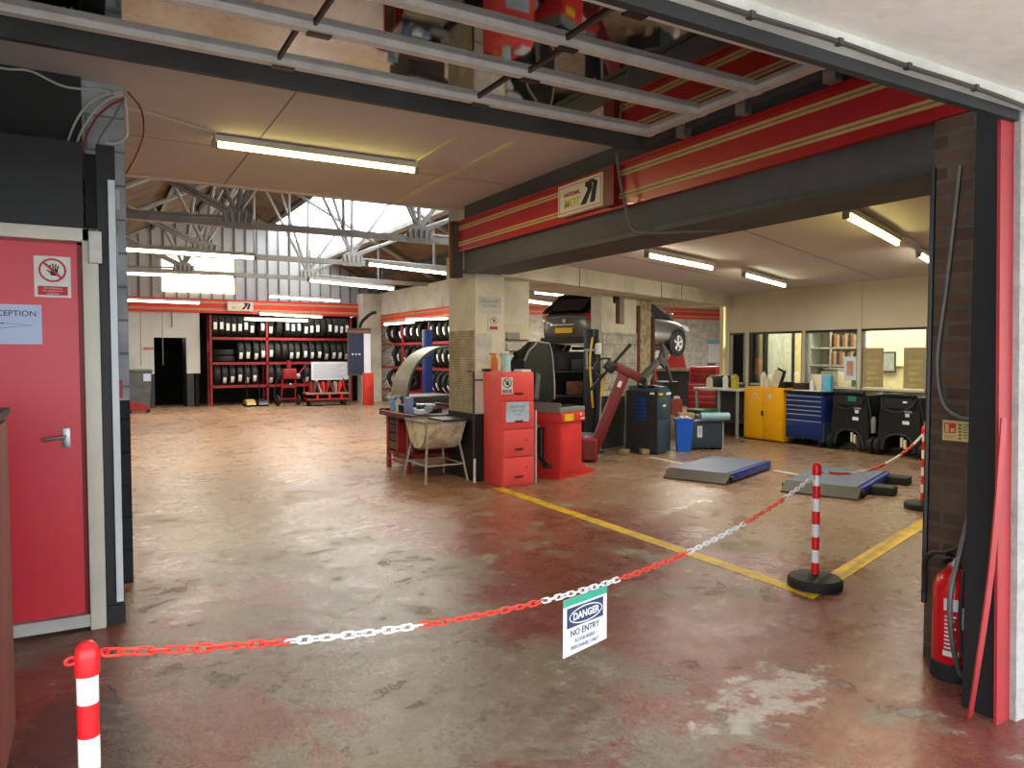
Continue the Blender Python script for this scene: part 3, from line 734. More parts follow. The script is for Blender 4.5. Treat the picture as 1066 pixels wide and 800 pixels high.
# small boxes and papers on the pier
t = tag(MB().b2(.0, .062, 4.515, 4.549, 1.985, 2.155, M('box_ivory', (214, 216, 206), .5), .006).build('sensor_box'), 'narrow ivory sensor box on the corner of the reception door frame', 'box')
t = tag(MB().b2(.112, .163, 5.35, 5.396, 2.065, 2.262, M('box_ivory', (214, 216, 206), .5), .006).build('junction_box'), 'narrow ivory junction box on the grey block pier', 'box')
tag(MB().b2(.117, .18, 5.392, 5.396, 2.43, 2.555, PAPER).build('paper_note', smooth=False), 'small white note near the top of the grey block pier', 'note')
tag(MB().b2(.12, .176, 5.39, 5.396, 1.215, 1.335, RED).build('call_point', smooth=False), 'small red panel low on the grey block pier', 'panel')
tag(MB().b2(.112, .122, 5.385, 5.396, 1.33, 2.42, RED_D).build('conduit', smooth=False), 'thin red conduit running down the grey block pier', 'conduit')
CW, CR_, CG = M('cable_white', (206, 204, 196), .5, var=.02), M('cable_red', (150, 40, 36), .5, var=.02), M('cable_grey', (120, 120, 116), .5)
def cable(name, label, pts, r, m, cat='cable', n=8, kn=None, group=None):
    b = MB(); b.tube(bez(pts, n), r, m, 6)
    if kn:
        for p in kn: b.box(p, (.02, .02, .02), m)
    return tag(b.build(name), label, cat, group)
Yc = 5.33
cable('electric_cable', 'white cable drooping along the dark upper wall from the left edge', [(-.6, Yc, 3.2), (-.41, Yc, 3.19), (-.28, Yc, 3.20), (-.11, Yc, 3.14), (.09, Yc, 3.15), (.2, Yc, 3.13)], .007, CW)
cable('electric_cable', 'white cable, outermost of the bunch arching down to the black box top', [(.205, Yc, 3.16), (.10, Yc, 3.12), (-.01, Yc, 3.02), (-.10, Yc, 2.80), (-.10, Yc, 2.64)], .007, CW)
cable('electric_cable', 'white cable, second of the bunch arching down to the black box top', [(.21, Yc-.02, 3.14), (.12, Yc-.02, 3.09), (.03, Yc-.02, 2.98), (-.05, Yc-.02, 2.80), (-.06, Yc-.02, 2.64)], .007, CW)
cable('electric_cable', 'red cable among the white ones above the black box', [(.21, Yc-.04, 3.11), (.13, Yc-.04, 3.05), (.05, Yc-.04, 2.95), (-.01, Yc-.04, 2.80), (-.01, Yc-.04, 2.64)], .007, CR_)
cable('electric_cable', 'white cable running straight down to the top of the grey pier', [(.22, Yc, 3.13), (.228, Yc, 3.0), (.222, Yc, 2.88), (.15, Yc, 2.83), (.10, Yc-.05, 2.82)], .008, CW)
cable('electric_cable', 'thin grey cable slanting from the beam to the black box top', [(.215, Yc-.02, 3.12), (.15, Yc-.02, 2.98), (.07, Yc-.02, 2.83), (.06, Yc-.02, 2.64)], .006, CG)
cable('electric_cable', 'red cable bowing out to the right of the grey pier', [(.235, Yc, 3.17), (.31, Yc+.02, 3.08), (.325, Yc+.02, 2.93), (.28, Yc, 2.78), (.218, Yc+.04, 2.66)], .006, CR_)
cable('electric_cable', 'thin white flex running along the ceiling to the long lit tube', [(.22, 5.75, 3.2), (.5, 5.9, 3.205), (.87, 6.1, 3.205)], .007, CW)
cable('electric_cable', 'dark cable clipped along the white trim above the entrance', [(1.2, 1.485, 2.45), (1.6, 1.485, 2.447), (2.0, 1.485, 2.452), (2.35, 1.485, 2.446), (2.75, 1.485, 2.447), (3.2, 1.485, 2.435)], .009, M('cable_dark', (62, 58, 52), .6),
      kn=[(1.62, 1.485, 2.447), (2.0, 1.485, 2.452), (2.35, 1.485, 2.446), (2.75, 1.485, 2.447)])
cable('electric_cable', 'grey cable hanging in a long curve down the brick pillar', [(3.53, 1.965, 2.38), (3.53, 1.985, 2.15), (3.53, 2.015, 1.82), (3.53, 2.05, 1.47), (3.53, 2.02, 1.27), (3.53, 1.94, 1.205), (3.53, 1.86, 1.205)], .008, M('cable_pale', (112, 114, 112), .5))
# fire extinguisher and hoses at the foot of the pillar
t = thing('fire_extinguisher', 'red fire extinguisher standing at the foot of the brick pillar', 'fire extinguisher', (3.448, 1.905, 0))
b = MB(); b.lathe([(0, .06), (.07, .06), (.082, .075), (.082, .42), (.07, .47), (.035, .505), (.025, .51), (.025, .525), (0, .525)], M('extinguisher_red', (204, 16, 26), .28, var=.03, coat=.4), seg=36); b.build('cylinder', t)
b = MB(); b.lathe([(0, .0), (.086, .0), (.088, .02), (.088, .075), (.078, .085), (0, .085)], BLACK_R, seg=32); b.build('foot_ring', t)
b = MB(); b.lathe([(.022, .52), (.022, .56), (.012, .56), (0, .565)], STEEL, seg=16); b.box((-.03, 0, .575), (.11, .018, .012), BLACK_M, ry=.25); b.box((-.03, 0, .553), (.11, .018, .01), BLACK_M, ry=-.1); b.build('valve', t)
def curved_label(b, r, a0_, a1_, z0, z1, m, n=10):
    for k in range(n):
        p, q = a0_+(a1_-a0_)*k/n, a0_+(a1_-a0_)*(k+1)/n
        b.quad((r*math.cos(p), r*math.sin(p), z0), (r*math.cos(q), r*math.sin(q), z0), (r*math.cos(q), r*math.sin(q), z1), (r*math.cos(p), r*math.sin(p), z1), m)
b = MB(); curved_label(b, .0832, PI*1.02, PI*1.27, .12, .145, WHITE); curved_label(b, .0832, PI*1.02, PI*1.25, .33, .385, WHITE)
for k in range(9): curved_label(b, .0832, PI*1.04, PI*(1.16+.06*((k*7) % 3)/2), .155+k*.018, .163+k*.018, WHITE, 6)
curved_label(b, .0832, PI*1.30, PI*1.52, .25, .38, WHITE); curved_label(b, .0835, PI*1.30, PI*1.52, .35, .38, M('sign_blue', (40, 60, 140), .5)); b.build('label', t)
HOSE = M('hose_black', (38, 38, 40), .45, var=.1)
cable('air_hose', 'black rubber hose looping in front of the red fire extinguisher', [(3.37, 1.76, 1.10), (3.33, 1.77, .85), (3.28, 1.79, .62), (3.22, 1.79, .45), (3.235, 1.79, .28), (3.29, 1.79, .12), (3.33, 1.78, .07), (3.37, 1.765, .12), (3.385, 1.75, .25)], .011, M('hose_grey', (92, 92, 92), .45), 'hose')
cable('air_hose', 'thick black hose drooping left past the top of the fire extinguisher', [(3.48, 1.82, .78), (3.45, 1.84, .66), (3.43, 1.92, .585), (3.45, 2.0, .56), (3.49, 2.065, .50), (3.505, 2.075, .40), (3.49, 2.07, .34)], .012, HOSE, 'hose')
cable('air_hose', 'thin dark hose hanging down beside the black door guide', [(3.36, 1.775, 1.25), (3.345, 1.78, .9), (3.335, 1.785, .66), (3.33, 1.80, .5), (3.335, 1.81, .3), (3.34, 1.80, .15)], .007, HOSE, 'hose')
t = MB(); P = bez([(3.085, 1.525, 1.25), (3.06, 1.53, .85), (3.04, 1.54, .57), (3.022, 1.56, .30), (3.10, 1.63, .01)], 6)
for k in range(len(P)-1):
    a_, c_ = P[k], P[k+1]; d = (c_-a_).normalized(); s_ = Vector((d.z, 0, -d.x))*.019
    t._fin([a_-s_, a_+s_, c_+s_, c_-s_, a_-s_+Vector((0,.006,0)), a_+s_+Vector((0,.006,0)), c_+s_+Vector((0,.006,0)), c_-s_+Vector((0,.006,0))], [(0,1,2,3),(4,5,6,7),(0,3,7,4),(1,2,6,5),(0,1,5,4),(3,2,6,7)], RED_JAMB)
tag(t.build('metal_strip', smooth=False), 'red painted metal strip peeling away from the red jamb post', 'strip')
cable('conduit_pipe', 'thin black conduit running down the left corner of the brick pillar', [(3.536, 2.094, 2.4), (3.536, 2.094, 1.3), (3.536, 2.094, .28)], .012, BLACK_M, 'pipe')
t = thing('extinguisher_sign', 'small cream plate with red pictogram panel fixed to the brick pillar', 'sign', (3.548, 1.957, 1.137), -PI/2)
MB().b2(-.07, .07, -.003, 0, -.048, .048, M('plate_cream', (206, 184, 128), .5)).build('board', t, smooth=False)
b = MB(); b.b2(-.062, -.008, -.0042, -.003, -.012, .036, INK_RED); b.b2(-.056, -.04, -.005, -.004, -.008, .03, M('plate_cream', (206, 184, 128), .5)); b.b2(-.03, -.014, -.005, -.004, -.006, .012, M('plate_cream', (206, 184, 128), .5)); b.build('pictogram', t, smooth=False)
b = MB()
for k in range(5): b.b2(.006, .018, -.0042, -.003, .034-.016*k-.009, .034-.016*k, M('plate_green', (80, 100, 60), .6))
for k in range(6): b.b2(.026, .06-.008*(k % 3), -.0042, -.003, .034-.012*k-.005, .034-.012*k, M('plate_ink', (140, 120, 80), .6))
for k in range(2): b.b2(-.062, -.012-.01*k, -.0042, -.003, -.024-.010*k-.004, -.024-.010*k, M('plate_ink', (140, 120, 80), .6))
b.build('text_lines', t, smooth=False)

# ------------------------------------------------------------------ overhead sectional door, rolled back under the ceiling
t = thing('overhead_door', 'glazed overhead garage door rolled back flat under the ceiling', 'garage door', (1.2, 3.2, 3.1))
DGL = GLASS('door_glazing', (196, 176, 164), .90, .035, gain=2.8)
ys = [1.05, .53, .055, -.425, -.90]      # section edges (local y): 4.25 .. 2.3
XL, XR = -4.6, 2.4
for k in range(len(ys)-1):
    y1, y0 = ys[k], ys[k+1]
    b = MB(); b.b2(XL+.06, XR-.06, y0+.02, y1-.04, .03, .036, DGL); p = b.build('glazed_panel', t, smooth=False)
    b = MB(); b.b2(XL, XR, y1-.055, y1, -.005, .05, ALU); b.b2(XL, XR, y0, y0+.03, .015, .05, M('door_rail_dark', (104, 96, 90), .5, metal=.2))
    b.b2(XR-.07, XR, y0, y1, 0, .05, ALU); b.b2(XL, XL+.07, y0, y1, 0, .05, ALU)
    b.build('section_frame', t, smooth=False)
    for x in (-1.65, -.28+.25*0, .95):
        xx = x + (.06 if k % 2 else 0)
        MB().b2(xx, xx+.018, y0+.02, y1-.05, .015, .035, M('door_mullion', (88, 76, 68), .6)).build('mullion', t, smooth=False)
        MB().b2(xx-.02, xx+.10, y1-.03, y1+.02, -.012, 0, BLACK_M).build('hinge', t, smooth=False)
b = MB(); b.b2(XR+.03, XR+.07, -1.4, 1.2, -.02, .05, STEEL_DK); b.build('side_track', t, smooth=False)
for yy in (.75, .2, -.45):
    MB().b2(XR+.02, XR+.09, yy-.04, yy+.04, -.07, .06, STEEL).build('track_bracket', t, smooth=False)
MB().cyl((XL, -1.25, .0), (XR+.1, -1.25, .0), .035, STEEL_DK).build('spring_shaft', t)
MB().b2(XL, XR+.1, -1.05, -.92, -.02, .06, BLACK).build('bottom_rail', t, smooth=False)
# conduit down the fascia
cable('conduit_pipe', 'grey conduit dropping over the red fascia by the NATIONAL sign', [(3.66, 4.72, 3.1), (3.66, 4.68, 2.9), (3.66, 4.62, 2.72), (3.67, 4.55, 2.5), (3.72, 4.46, 2.44), (3.9, 4.3, 2.435), (4.2, 4.05, 2.44)], .012, M('conduit_grey', (116, 116, 116), .5), 'pipe')
# ------------------------------------------------------------------ fluorescent lights
def light(label, a, b_, drop=0.0, m=TUBE, power=26, name='fluorescent_light', warm=(1.0, .95, .82), twin=False, housing=True):
    a, b_ = Vector(a), Vector(b_); c = (a+b_)/2; d = b_-a; L = d.length; rz = math.atan2(d.y, d.x)
    t = thing(name, label, 'light', c, rz, 'fluorescent tube lights')
    if housing:
        MB().b2(-L/2, L/2, -.035, .035, .022, .07, M('light_housing', (216, 214, 206), .5)).build('housing', t, smooth=False)
    b = MB(); b.cyl((-L/2+.03, 0, 0), (L/2-.03, 0, 0), .02, m, seg=10); b.build('tube', t)
    for s in (-1, 1): MB().b2(s*L/2-.02, s*L/2+.02, -.024, .024, -.024, .03, GREY).build('end_cap', t, smooth=False)
    for s in (-.35, .35):
        if drop: MB().cyl((s*L, 0, .06), (s*L, 0, drop), .005, GREY, seg=5).build('hanger', t)
        else: MB().b2(s*L-.02, s*L+.02, -.02, .02, .06, .085, GREY).build('clip', t, smooth=False)
    ld = bpy.data.lights.new('tube_light', 'AREA'); ld.shape = 'RECTANGLE'; ld.size = L*.95; ld.size_y = .06; ld.energy = power*(.95 if c.y > 10 else .68); ld.color = (1.0, .84, .46) if m is TUBE_B else warm
    lo = bpy.data.objects.new('tube_light', ld); COL.objects.link(lo); lo.location = c + Vector((0, 0, -.04)); lo.rotation_euler = (0, 0, rz)
    return t
light('long lit tube under the plasterboard ceiling of the front bay', (.87, 6.2, 3.14), (2.56, 6.2, 3.14), m=TUBE_B, power=40)
light('lit tube with yellowish glow, nearest in the right-hand bay', (5.05, 3.66, 2.562), (6.75, 4.33, 2.562), m=TUBE_B, power=30)
light('lit tube partly hidden by the brick pillar in the right-hand bay', (7.7, 4.70, 2.562), (9.3, 5.35, 2.562), power=30)
light('lit tube near the concrete beam, left of the pair, right-hand bay', (5.2, 6.17, 2.562), (6.7, 6.71, 2.562), power=30)
light('lit tube near the glazed office wall, farther of the pair, right-hand bay', (7.62, 7.05, 2.562), (9.4, 7.87, 2.562), power=30)
light('lit tube hanging at upper left of the hall below the first truss', (.2, 11.16, 2.9), (2.1, 11.2, 2.9), .45, power=36)
light('lit tube hanging just left of the column below the first truss', (3.76, 11.1, 2.9), (5.4, 11.72, 2.9), .45, power=36)
light('lit tube hanging at left of the hall below the second truss', (.3, 14.5, 2.9), (2.3, 14.2, 2.9), .45, power=36)
light('lit tube hanging mid hall under the skylight below the second truss', (3.62, 14.1, 2.9), (5.7, 15.1, 2.9), .45, power=36)
light('lit tube in front of the left part of the far red fascia', (.6, 19.3, 2.75), (2.35, 19.5, 2.75), .6, power=36)
light('lit tube in front of the right part of the far red fascia', (3.77, 18.5, 2.9), (5.75, 19.2, 2.9), .45, power=36)
light('lit tube hanging low before the long tyre rack, upper one', (4.0, 20.9, 2.6), (6.0, 21.9, 2.6), .6, power=14)
light('lit tube just under the far fascia above the long tyre rack, lower one', (3.76, 21.75, 2.48), (5.6, 22.0, 2.48), .6, power=10)
light('lit tube before the second tyre rack, nearer one', (7.25, 18.3, 2.4), (8.6-.75, 16.9, 2.4), .6, power=12)
light('lit tube before the second tyre rack, farther one', (7.6, 20.9, 2.38), (7.75, 18.9, 2.38), .6, power=10)
light('lit tube left of the raised silver car, lower one', (10.4, 17.8, 3.0), (12.4, 18.9, 3.0), .5, power=40)
light('lit tube above the back of the raised silver car', (10.65, 17.4, 3.2), (11.95, 17.86, 3.2), .3, power=40)
light('lit tube to the right of the car roof by the tiled column', (12.2, 17.2, 3.15), (13.6, 18.0, 3.15), .3, power=40)
ol = bpy.data.lights.new('office_light', 'AREA'); ol.size = 2.0; ol.size_y = 5; ol.shape = 'RECTANGLE'; ol.energy = 190; ol.color = (1, .95, .75)
oo = bpy.data.objects.new('office_light', ol); COL.objects.link(oo); oo.location = (12.2, 7.8, 2.562)
cable('electric_cable', 'dark flex running across the ceiling to the nearest tube of the right-hand bay', [(4.3, 4.6, 2.65), (4.7, 4.0, 2.65), (5.05, 3.66, 2.645)], .007, M('cable_dark', (62, 58, 52), .6))
cable('electric_cable', 'white flex linking two ceiling tubes near the brick pillar', [(6.75, 4.33, 2.645), (7.2, 4.45, 2.65), (7.7, 4.70, 2.645)], .008, CW)
cable('electric_cable', 'white flex running across the ceiling to the pair of tubes by the beam', [(4.4, 5.6, 2.65), (4.8, 5.9, 2.65), (5.2, 6.17, 2.645)], .008, CW)

# ------------------------------------------------------------------ red filing cabinet and what stands on it
t = thing('filing_cabinet', 'tall red four-drawer filing cabinet in front of the concrete column', 'filing cabinet', (4.185, 7.43, 0))
CAB = M('cabinet_red', (242, 88, 90), .42, var=.06, scale=3)
b = MB(); b.b2(-.205, .205, -.255, .19, .0, 1.30, CAB, .006); b.build('body', t)
for k in range(4):
    z0 = .03+k*.315
    d = MB().b2(-.198, .198, -.278, -.255, z0, z0+.30, CAB, .004).build('drawer', t)
    b = MB(); b.b2(-.05, .05, -.284, -.278, z0+.07, z0+.078, BLACK_M); b.b2(-.055, .055, -.290, -.278, z0+.078, z0+.095, RED_D, .003); b.build('handle', d)
    if k < 2: MB().box((.10, -.280, z0+.18), (.02, .004, .012), RED_D).build('label_holder', d)
def spray(name, label, loc, m, hm, h=.2, r=.036):
    t = thing(name, label, 'bottle', loc)
    b = MB(); b.lathe([(0, 0), (r, 0), (r, h*.62), (r*.75, h*.72), (r*.36, h*.8), (r*.36, h*.86), (0, h*.86)], m, seg=18); b.build('bottle_body', t)
    b = MB(); b.b2(-.05, .03, -.012, .012, h*.86, h*.98, hm, .004); b.cyl((-.05, 0, h*.94), (-.068, 0, h*.94), .008, hm, seg=8); b.tube([(-.03, 0, h*.86), (-.045, 0, h*.78), (-.04, 0, h*.7)], .006, hm, 6); b.build('trigger_head', t)
    return t
CLEAR = M('clear_blue_plastic', (170, 214, 222), .25, var=.05)
spray('spray_bottle', 'pale blue spray bottle on top of the red filing cabinet', (4.14, 7.36, 1.30), CLEAR, M('spray_white', (230, 232, 230), .4), .24, .05)
spray('spray_bottle', 'smaller white spray bottle behind the pale blue one on the filing cabinet', (4.22, 7.55, 1.30), M('spray_white', (230, 232, 230), .4), GREY, .21)
spray('spray_bottle', 'orange bottle at the back left of the filing cabinet top', (4.06, 7.50, 1.30), M('orange_plastic', (226, 120, 44), .4), M('orange_plastic', (226, 120, 44), .4), .22, .04)
tag(MB().b2(4.26, 4.385, 7.22, 7.40, 1.30, 1.325, PAPER).build('paper_pad', smooth=False), 'white pad lying on the right of the filing cabinet top', 'pad')
tag(MB().b2(3.985, 4.07, 7.60, 7.69, 1.30, 1.33, BLACK_M, .004).build('dark_case', smooth=False), 'flat dark case at the left of the filing cabinet top', 'case')
tag(MB().b2(4.435, 4.455, 7.2, 7.6, 0, .85, WHITE_D, .002).build('board', smooth=False), 'narrow white board standing between filing cabinet and red balancer', 'board')
tag(MB().cyl((3.86, 7.62, .0), (3.86, 7.62, .28), .016, WHITE).build('short_pipe'), 'short white pipe standing at the foot of the black column base', 'pipe')
b = MB(); b.tube([(3.84, 7.75, 1.30), (3.84, 7.60, 1.30), (3.84, 7.60, .3)], .012, BLACK_M, 6); b.tube([(3.84, 7.60, 1.2), (3.96, 7.60, 1.2)], .008, BLACK_M, 6)
tag(b.build('bracket_rail'), 'thin black rail bracket on the column left of the filing cabinet', 'rail')
# shelves of papers on the narrow pier
t = thing('paper_rack', 'cream wall rack of leaflets on the narrow pier behind the filing cabinet', 'leaflet rack', (4.63, 7.97, 1.3))
MB().b2(-.17, .17, 0, .028, -.1, .58, CREAM).build('back_board', t, smooth=False)
for k in range(4):
    MB().b2(-.16, .16, -.035, 0, -.05+k*.14, -.035+k*.14, RUST).build('shelf', t, smooth=False)
    MB().b2(-.15, .12-.03*k, -.028, -.002, -.035+k*.14, .05+k*.14, [CREAM, PAPER, M('aged_paper', (206, 204, 202), .8), GREY][k]).build('papers', t, smooth=False)

# ------------------------------------------------------------------ red wheel balancer behind the cabinet
BRZ = A22
t = thing('wheel_balancer', 'red wheel balancer with open black hood right of the filing cabinet', 'wheel balancer', (4.84, 7.28, 0), BRZ)
b = MB(); b.b2(0, .46, .0, .58, .03, .74, RED_TOOL, .012); b.b2(.03, .43, -.006, 0, .08, .52, RED_TOOL, .004); b.build('body', t)
b = MB(); b.prism([(-.02, 0), (.72, 0), (.72, .06), (.56, .09), (.47, .17), (.45, .17), (.45, .05), (-.02, .05)], (0, .0, 0), (1, 0, 0), (0, 0, 1), (0, .55, 0), RED_TOOL); b.build('foot', t, smooth=False)
b = MB(); b.b2(-.03, .49, -.03, .60, .68, .80, RED_TOOL, .015); b.build('head', t)
b = MB(); b.b2(.03, .22, -.034, -.03, .70, .78, M('warning_yellow', (238, 196, 28), .5)); b.b2(.37, .41, -.034, -.03, .75, .78, WHITE); b.b2(.38, .47, -.034, -.03, .705, .72, PAPER); b.build('warning_label', t, smooth=False)
TRAY = M('tray_grey', (122, 128, 124), .5, var=.15, scale=10)
b = MB(); b.b2(-.05, .50, -.02, .62, .80, .86, TRAY, .01); b.b2(-.05, -.03, -.02, .62, .86, .92, TRAY); b.b2(-.05, .5, .6, .62, .86, .97, TRAY)
for k in range(4): b.b2(.02+.11*k, .1+.11*k, .08, .2, .86, .875, BLACK_M)
b.build('weight_tray', t, smooth=False)
HOOD = M('hood_black', (16, 20, 24), .3, var=.1)
hood = [(-.42, .86), (-.42, 1.42), (-.34, 1.54), (-.2, 1.62), (-.16, 1.66), (.10, 1.64), (.16, 1.52), (.20, 1.30), (.22, 1.10), (.22, .92), (.1, .86)]
hood = [(x+.38, z) for x, z in hood]
b = MB(); b.prism(hood, (0, .52, 0), (1, 0, 0), (0, 0, 1), (0, .22, 0), HOOD); b.build('hood', t, ang=30)
b = MB(); b.tube([(x, .515, z) for x, z in hood[1:-1]], .012, M('hood_rim', (150, 152, 150), .5), 6); b.build('hood_rim', t)
b = MB(); b.box((.20, .50, 1.10), (.09, .02, .32), M('smoke_plastic', (92, 100, 98), .2), ry=.15); b.build('display', t)
b = MB(); b.cyl((-.06, .25, .62), (-.06, .25, .25), .035, BLACK_M); b.cyl((-.06, .25, .25), (-.16, .1, .18), .03, BLACK_M); b.box((-.18, .08, .17), (.1, .06, .03), BLACK_M); b.build('pedal', t)
b = MB(); b.cyl((-.03, .3, .62), (-.25, .3, .62), .03, STEEL); b.build('shaft', t)

# blue-black post with hoses and yellow strap behind the balancer
def upt(t_, w): return Vector((4.9, 7.85, 0)) + U*t_ + V*w
p0 = upt(2.03, .5)
t = thing('lift_post', 'dark post with hoses between the wheel balancer and the tiled column', 'lift post', (p0.x, p0.y, 0), A22)
b = MB(); b.b2(-.08, .10, -.06, .10, 0, 1.88, M('post_blue_black', (34, 40, 56), .5, var=.2), .008); b.build('column', t)
b = MB(); b.b2(-.16, .16, -.14, .14, 0, .02, BLACK_M); b.build('base_plate', t, smooth=False)
b = MB(); b.tube(bez([(-.12, -.08, 1.75), (-.22, -.1, 1.4), (-.20, -.12, .95), (-.13, -.1, .7)]), .016, YELLOW, 8); b.build('yellow_strap', t)
b = MB(); b.b2(-.30, .1, -.10, -.07, 1.28, 1.31, STEEL); b.cyl((-.28, -.09, 1.28), (-.30, -.09, 1.56), .014, GREY, seg=6); b.b2(-.31, .0, -.1, -.05, 1.55, 1.58, GREY); b.build('bracket', t, smooth=False)
b = MB(); b.lathe([(0, 0), (.055, 0), (.055, .14), (.035, .17), (0, .17)], WHITE, (-.02, -.12, 1.50), seg=14); b.build('oil_cup', t)
b = MB()
for k in range(3): b.tube(bez([(.02*k, -.075, 1.78), (-.05+.05*k, -.11, 1.4), (.03*k, -.10, .9), (-.04+.04*k, -.08, .3)]), .012, HOSE, 6)
b.build('hose', t)

# ------------------------------------------------------------------ red tyre changer with leaning column
t = thing('tyre_changer', 'dark red tyre changer with leaning column and black bar before the tiled column', 'tyre changer', (6.18, 8.36, 0), -.53)
RT = M('tyre_changer_red', (112, 24, 32), .5, var=.12)
b = MB(); b.b2(-.30, -.02, -.2, .45, .02, .33, RED_D, .02); b.b2(-.22, -.06, -.22, -.2, .05, .3, RT); b.build('body', t)
d = Vector((.44, 0, 1.12)); L_ = d.length; an = math.atan2(d.x, d.z)
b = MB(); b.box((-.06+.22, .05, .12+.56), (.15, .13, L_), RT, ry=an, bev=.012); b.build('tilt_column', t)
b = MB(); b.box((.40, .03, 1.26), (.42, .13, .12), RT, ry=.45, bev=.015); b.box((.60, .03, 1.15), (.16, .1, .1), BLACK_M, ry=.45, bev=.02); b.build('swing_arm', t)
b = MB(); b.box((.30, -.035, 1.08), (.05, .004, .09), WHITE, ry=an); b.build('badge', t, smooth=False)
b = MB(); b.cyl((-.12, -.10, 1.0), (.44, -.10, 1.64), .022, BLACK_M, seg=10); b.box((.16, -.08, 1.33), (.17, .1, .15), BLACK_M, ry=.7, bev=.02); b.build('mount_bar', t)
b = MB(); b.tube(bez([(.16, -.14, 1.44), (.02, -.14, 1.43), (-.06, -.14, 1.32), (-.02, -.14, 1.2), (.06, -.14, 1.22)]), .014, BLACK_M, 8); b.build('handle', t)
b = MB(); b.cyl((.06, .12, .9), (.13, .12, 1.36), .02, YELLOW, seg=8); b.cyl((.02, .15, .15), (.06, .15, .6), .02, CREAM, seg=8); b.build('hose_guard', t)
b = MB(); b.lathe([(0, .33), (.2, .33), (.2, .36), (.06, .38), (0, .38)], STEEL, (-.16, .15, 0), seg=24); b.build('turntable', t)
# dark board and pipes leaning at the foot of the tiled column
p = upt(2.20, .40)
t = MB(); t.prism([(0, .04), (.88, .04), (.88, .82), (0, .86)], (p.x, p.y, 0), U, (0, 0, 1), V*.02, M('dark_board', (50, 52, 52), .7, var=.2)); tag(t.build('dark_board', smooth=False), 'large dark sheet standing at the foot of the tiled column', 'board')
b = MB(); b.cyl(upt(2.55, .22)+Vector((0,0,.1)), upt(2.84, .36)+Vector((0,0,.92)), .022, GREY, seg=8); tag(b.build('steel_pipe'), 'grey pipe leaning against the dark sheet', 'pipe')
b = MB(); b.cyl(upt(2.80, .25)+Vector((0,0,.02)), upt(2.86, .30)+Vector((0,0,1.0)), .03, M('pipe_dark', (96, 98, 96), .5), seg=8); tag(b.build('steel_pipe'), 'upright grey pipe between the dark sheet and the blue-grey analyser', 'pipe')
for k, (tt, ww) in enumerate(((2.15, .0), (2.36, -.22))):
    q = upt(tt, ww); tag(MB().box((q.x, q.y, .04), (.14, .11, .08), M('wood_block', (150, 128, 98), .8, var=.2), rz=.3+k, bev=.006).build('wood_block'), ['wooden block on the floor under the leaning grey pipe', 'wooden block on the floor beside the blue-grey analyser'][k], 'block')

# ------------------------------------------------------------------ blue-grey analyser cabinet with articulated arm
t = thing('gas_analyser', 'dark blue-grey analyser cabinet with an articulated arm on top', 'analyser', (7.28, 8.37, 0), A22)
b = MB(); b.prism([(0, 0), (.0, .86), (.04, .93), (.14, .99), (.26, 1.0), (.38, .96), (.44, .88), (.44, 0)], (0, 0, .02), (1, 0, 0), (0, 0, 1), (0, .52, 0), TEAL); b.build('body', t, ang=50)
b = MB(); b.b2(.02, .42, -.006, 0, .06, .50, TEAL, .004); b.b2(.02, .42, -.006, 0, .52, .86, TEAL, .004); b.b2(.16, .25, -.012, -.006, .71, .74, PAPER); b.build('door', t)
b = MB(); b.b2(-.006, 0, .18, .38, .50, .86, M('vent_blue', (44, 92, 168), .5)); [b.b2(-.01, -.006, .18, .38, .53+.06*k, .545+.06*k, NAVY) for k in range(6)]; b.build('vent_panel', t, smooth=False)
b = MB(); b.b2(.02, .14, -.02, .02, .885, .92, YELLOW); b.b2(.26, .4, -.02, .02, .885, .92, PAPER); b.b2(.10, .32, .1, .4, 1.0, 1.03, BLACK_M, .01); b.b2(-.012, 0, .05, .12, .90, .93, PAPER); b.b2(-.006, 0.0, 0, .52, .03, .95, M('analyser_side', (34, 38, 42), .5)); b.build('control_panel', t, smooth=False)
AR = M('arm_grey', (78, 82, 84), .45, var=.1)
b = MB(); b.cyl((.1, .25, 1.02), (-.02, .25, 1.16), .04, AR); b.box((.26, .25, 1.28), (.70, .09, .08), AR, ry=-.42, bev=.01); b.build('lower_arm', t)
b = MB(); b.box((.62, .22, 1.46), (.24, .05, .30), AR, ry=.5, bev=.01); b.box((.78, .22, 1.24), (.42, .05, .05), AR, ry=1.0, bev=.008); b.cyl((.50, .2, 1.68), (.60, .2, 1.46), .035, AR); b.build('upper_arm', t)
b = MB(); b.tube(bez([(-.12, .25, 1.06), (-.02, .2, 1.12), (.1, .2, 1.10), (.22, .2, 1.2)]), .014, STEEL, 6); b.build('cable', t)

# blue bin
t = thing('waste_bin', 'bright blue plastic bin between the analyser and the grey cabinet', 'bin', (7.92, 8.50, 0), -.6)
b = MB()
def frust(b, w0, d0, w1, d1, z0, z1, m):
    v = [(-w0/2,-d0/2,z0),(w0/2,-d0/2,z0),(w0/2,d0/2,z0),(-w0/2,d0/2,z0),(-w1/2,-d1/2,z1),(w1/2,-d1/2,z1),(w1/2,d1/2,z1),(-w1/2,d1/2,z1)]
    b._fin(v, [(0,3,2,1),(0,1,5,4),(1,2,6,5),(2,3,7,6),(3,0,4,7)], m)
frust(b, .20, .18, .26, .22, 0, .50, BLUE_BIN); frust(b, .18, .16, .235, .195, .02, .50, BLUE_BIN)
for (x0, x1, y0, y1) in ((-.14, .14, -.12, -.1), (-.14, .14, .1, .12), (-.14, -.12, -.12, .12), (.12, .14, -.12, .12)): b.b2(x0, x1, y0, y1, .48, .515, BLUE_BIN)
b.build('body', t, smooth=False)
b = MB()
for k in range(5): b.sph((-.07+.035*k, .03*(-1)**k, .50+.02*(k % 2)), .05, M('crumpled_paper', (200, 200, 198), .8), 8, (1, 1, .7))
b.build('rubbish', t)
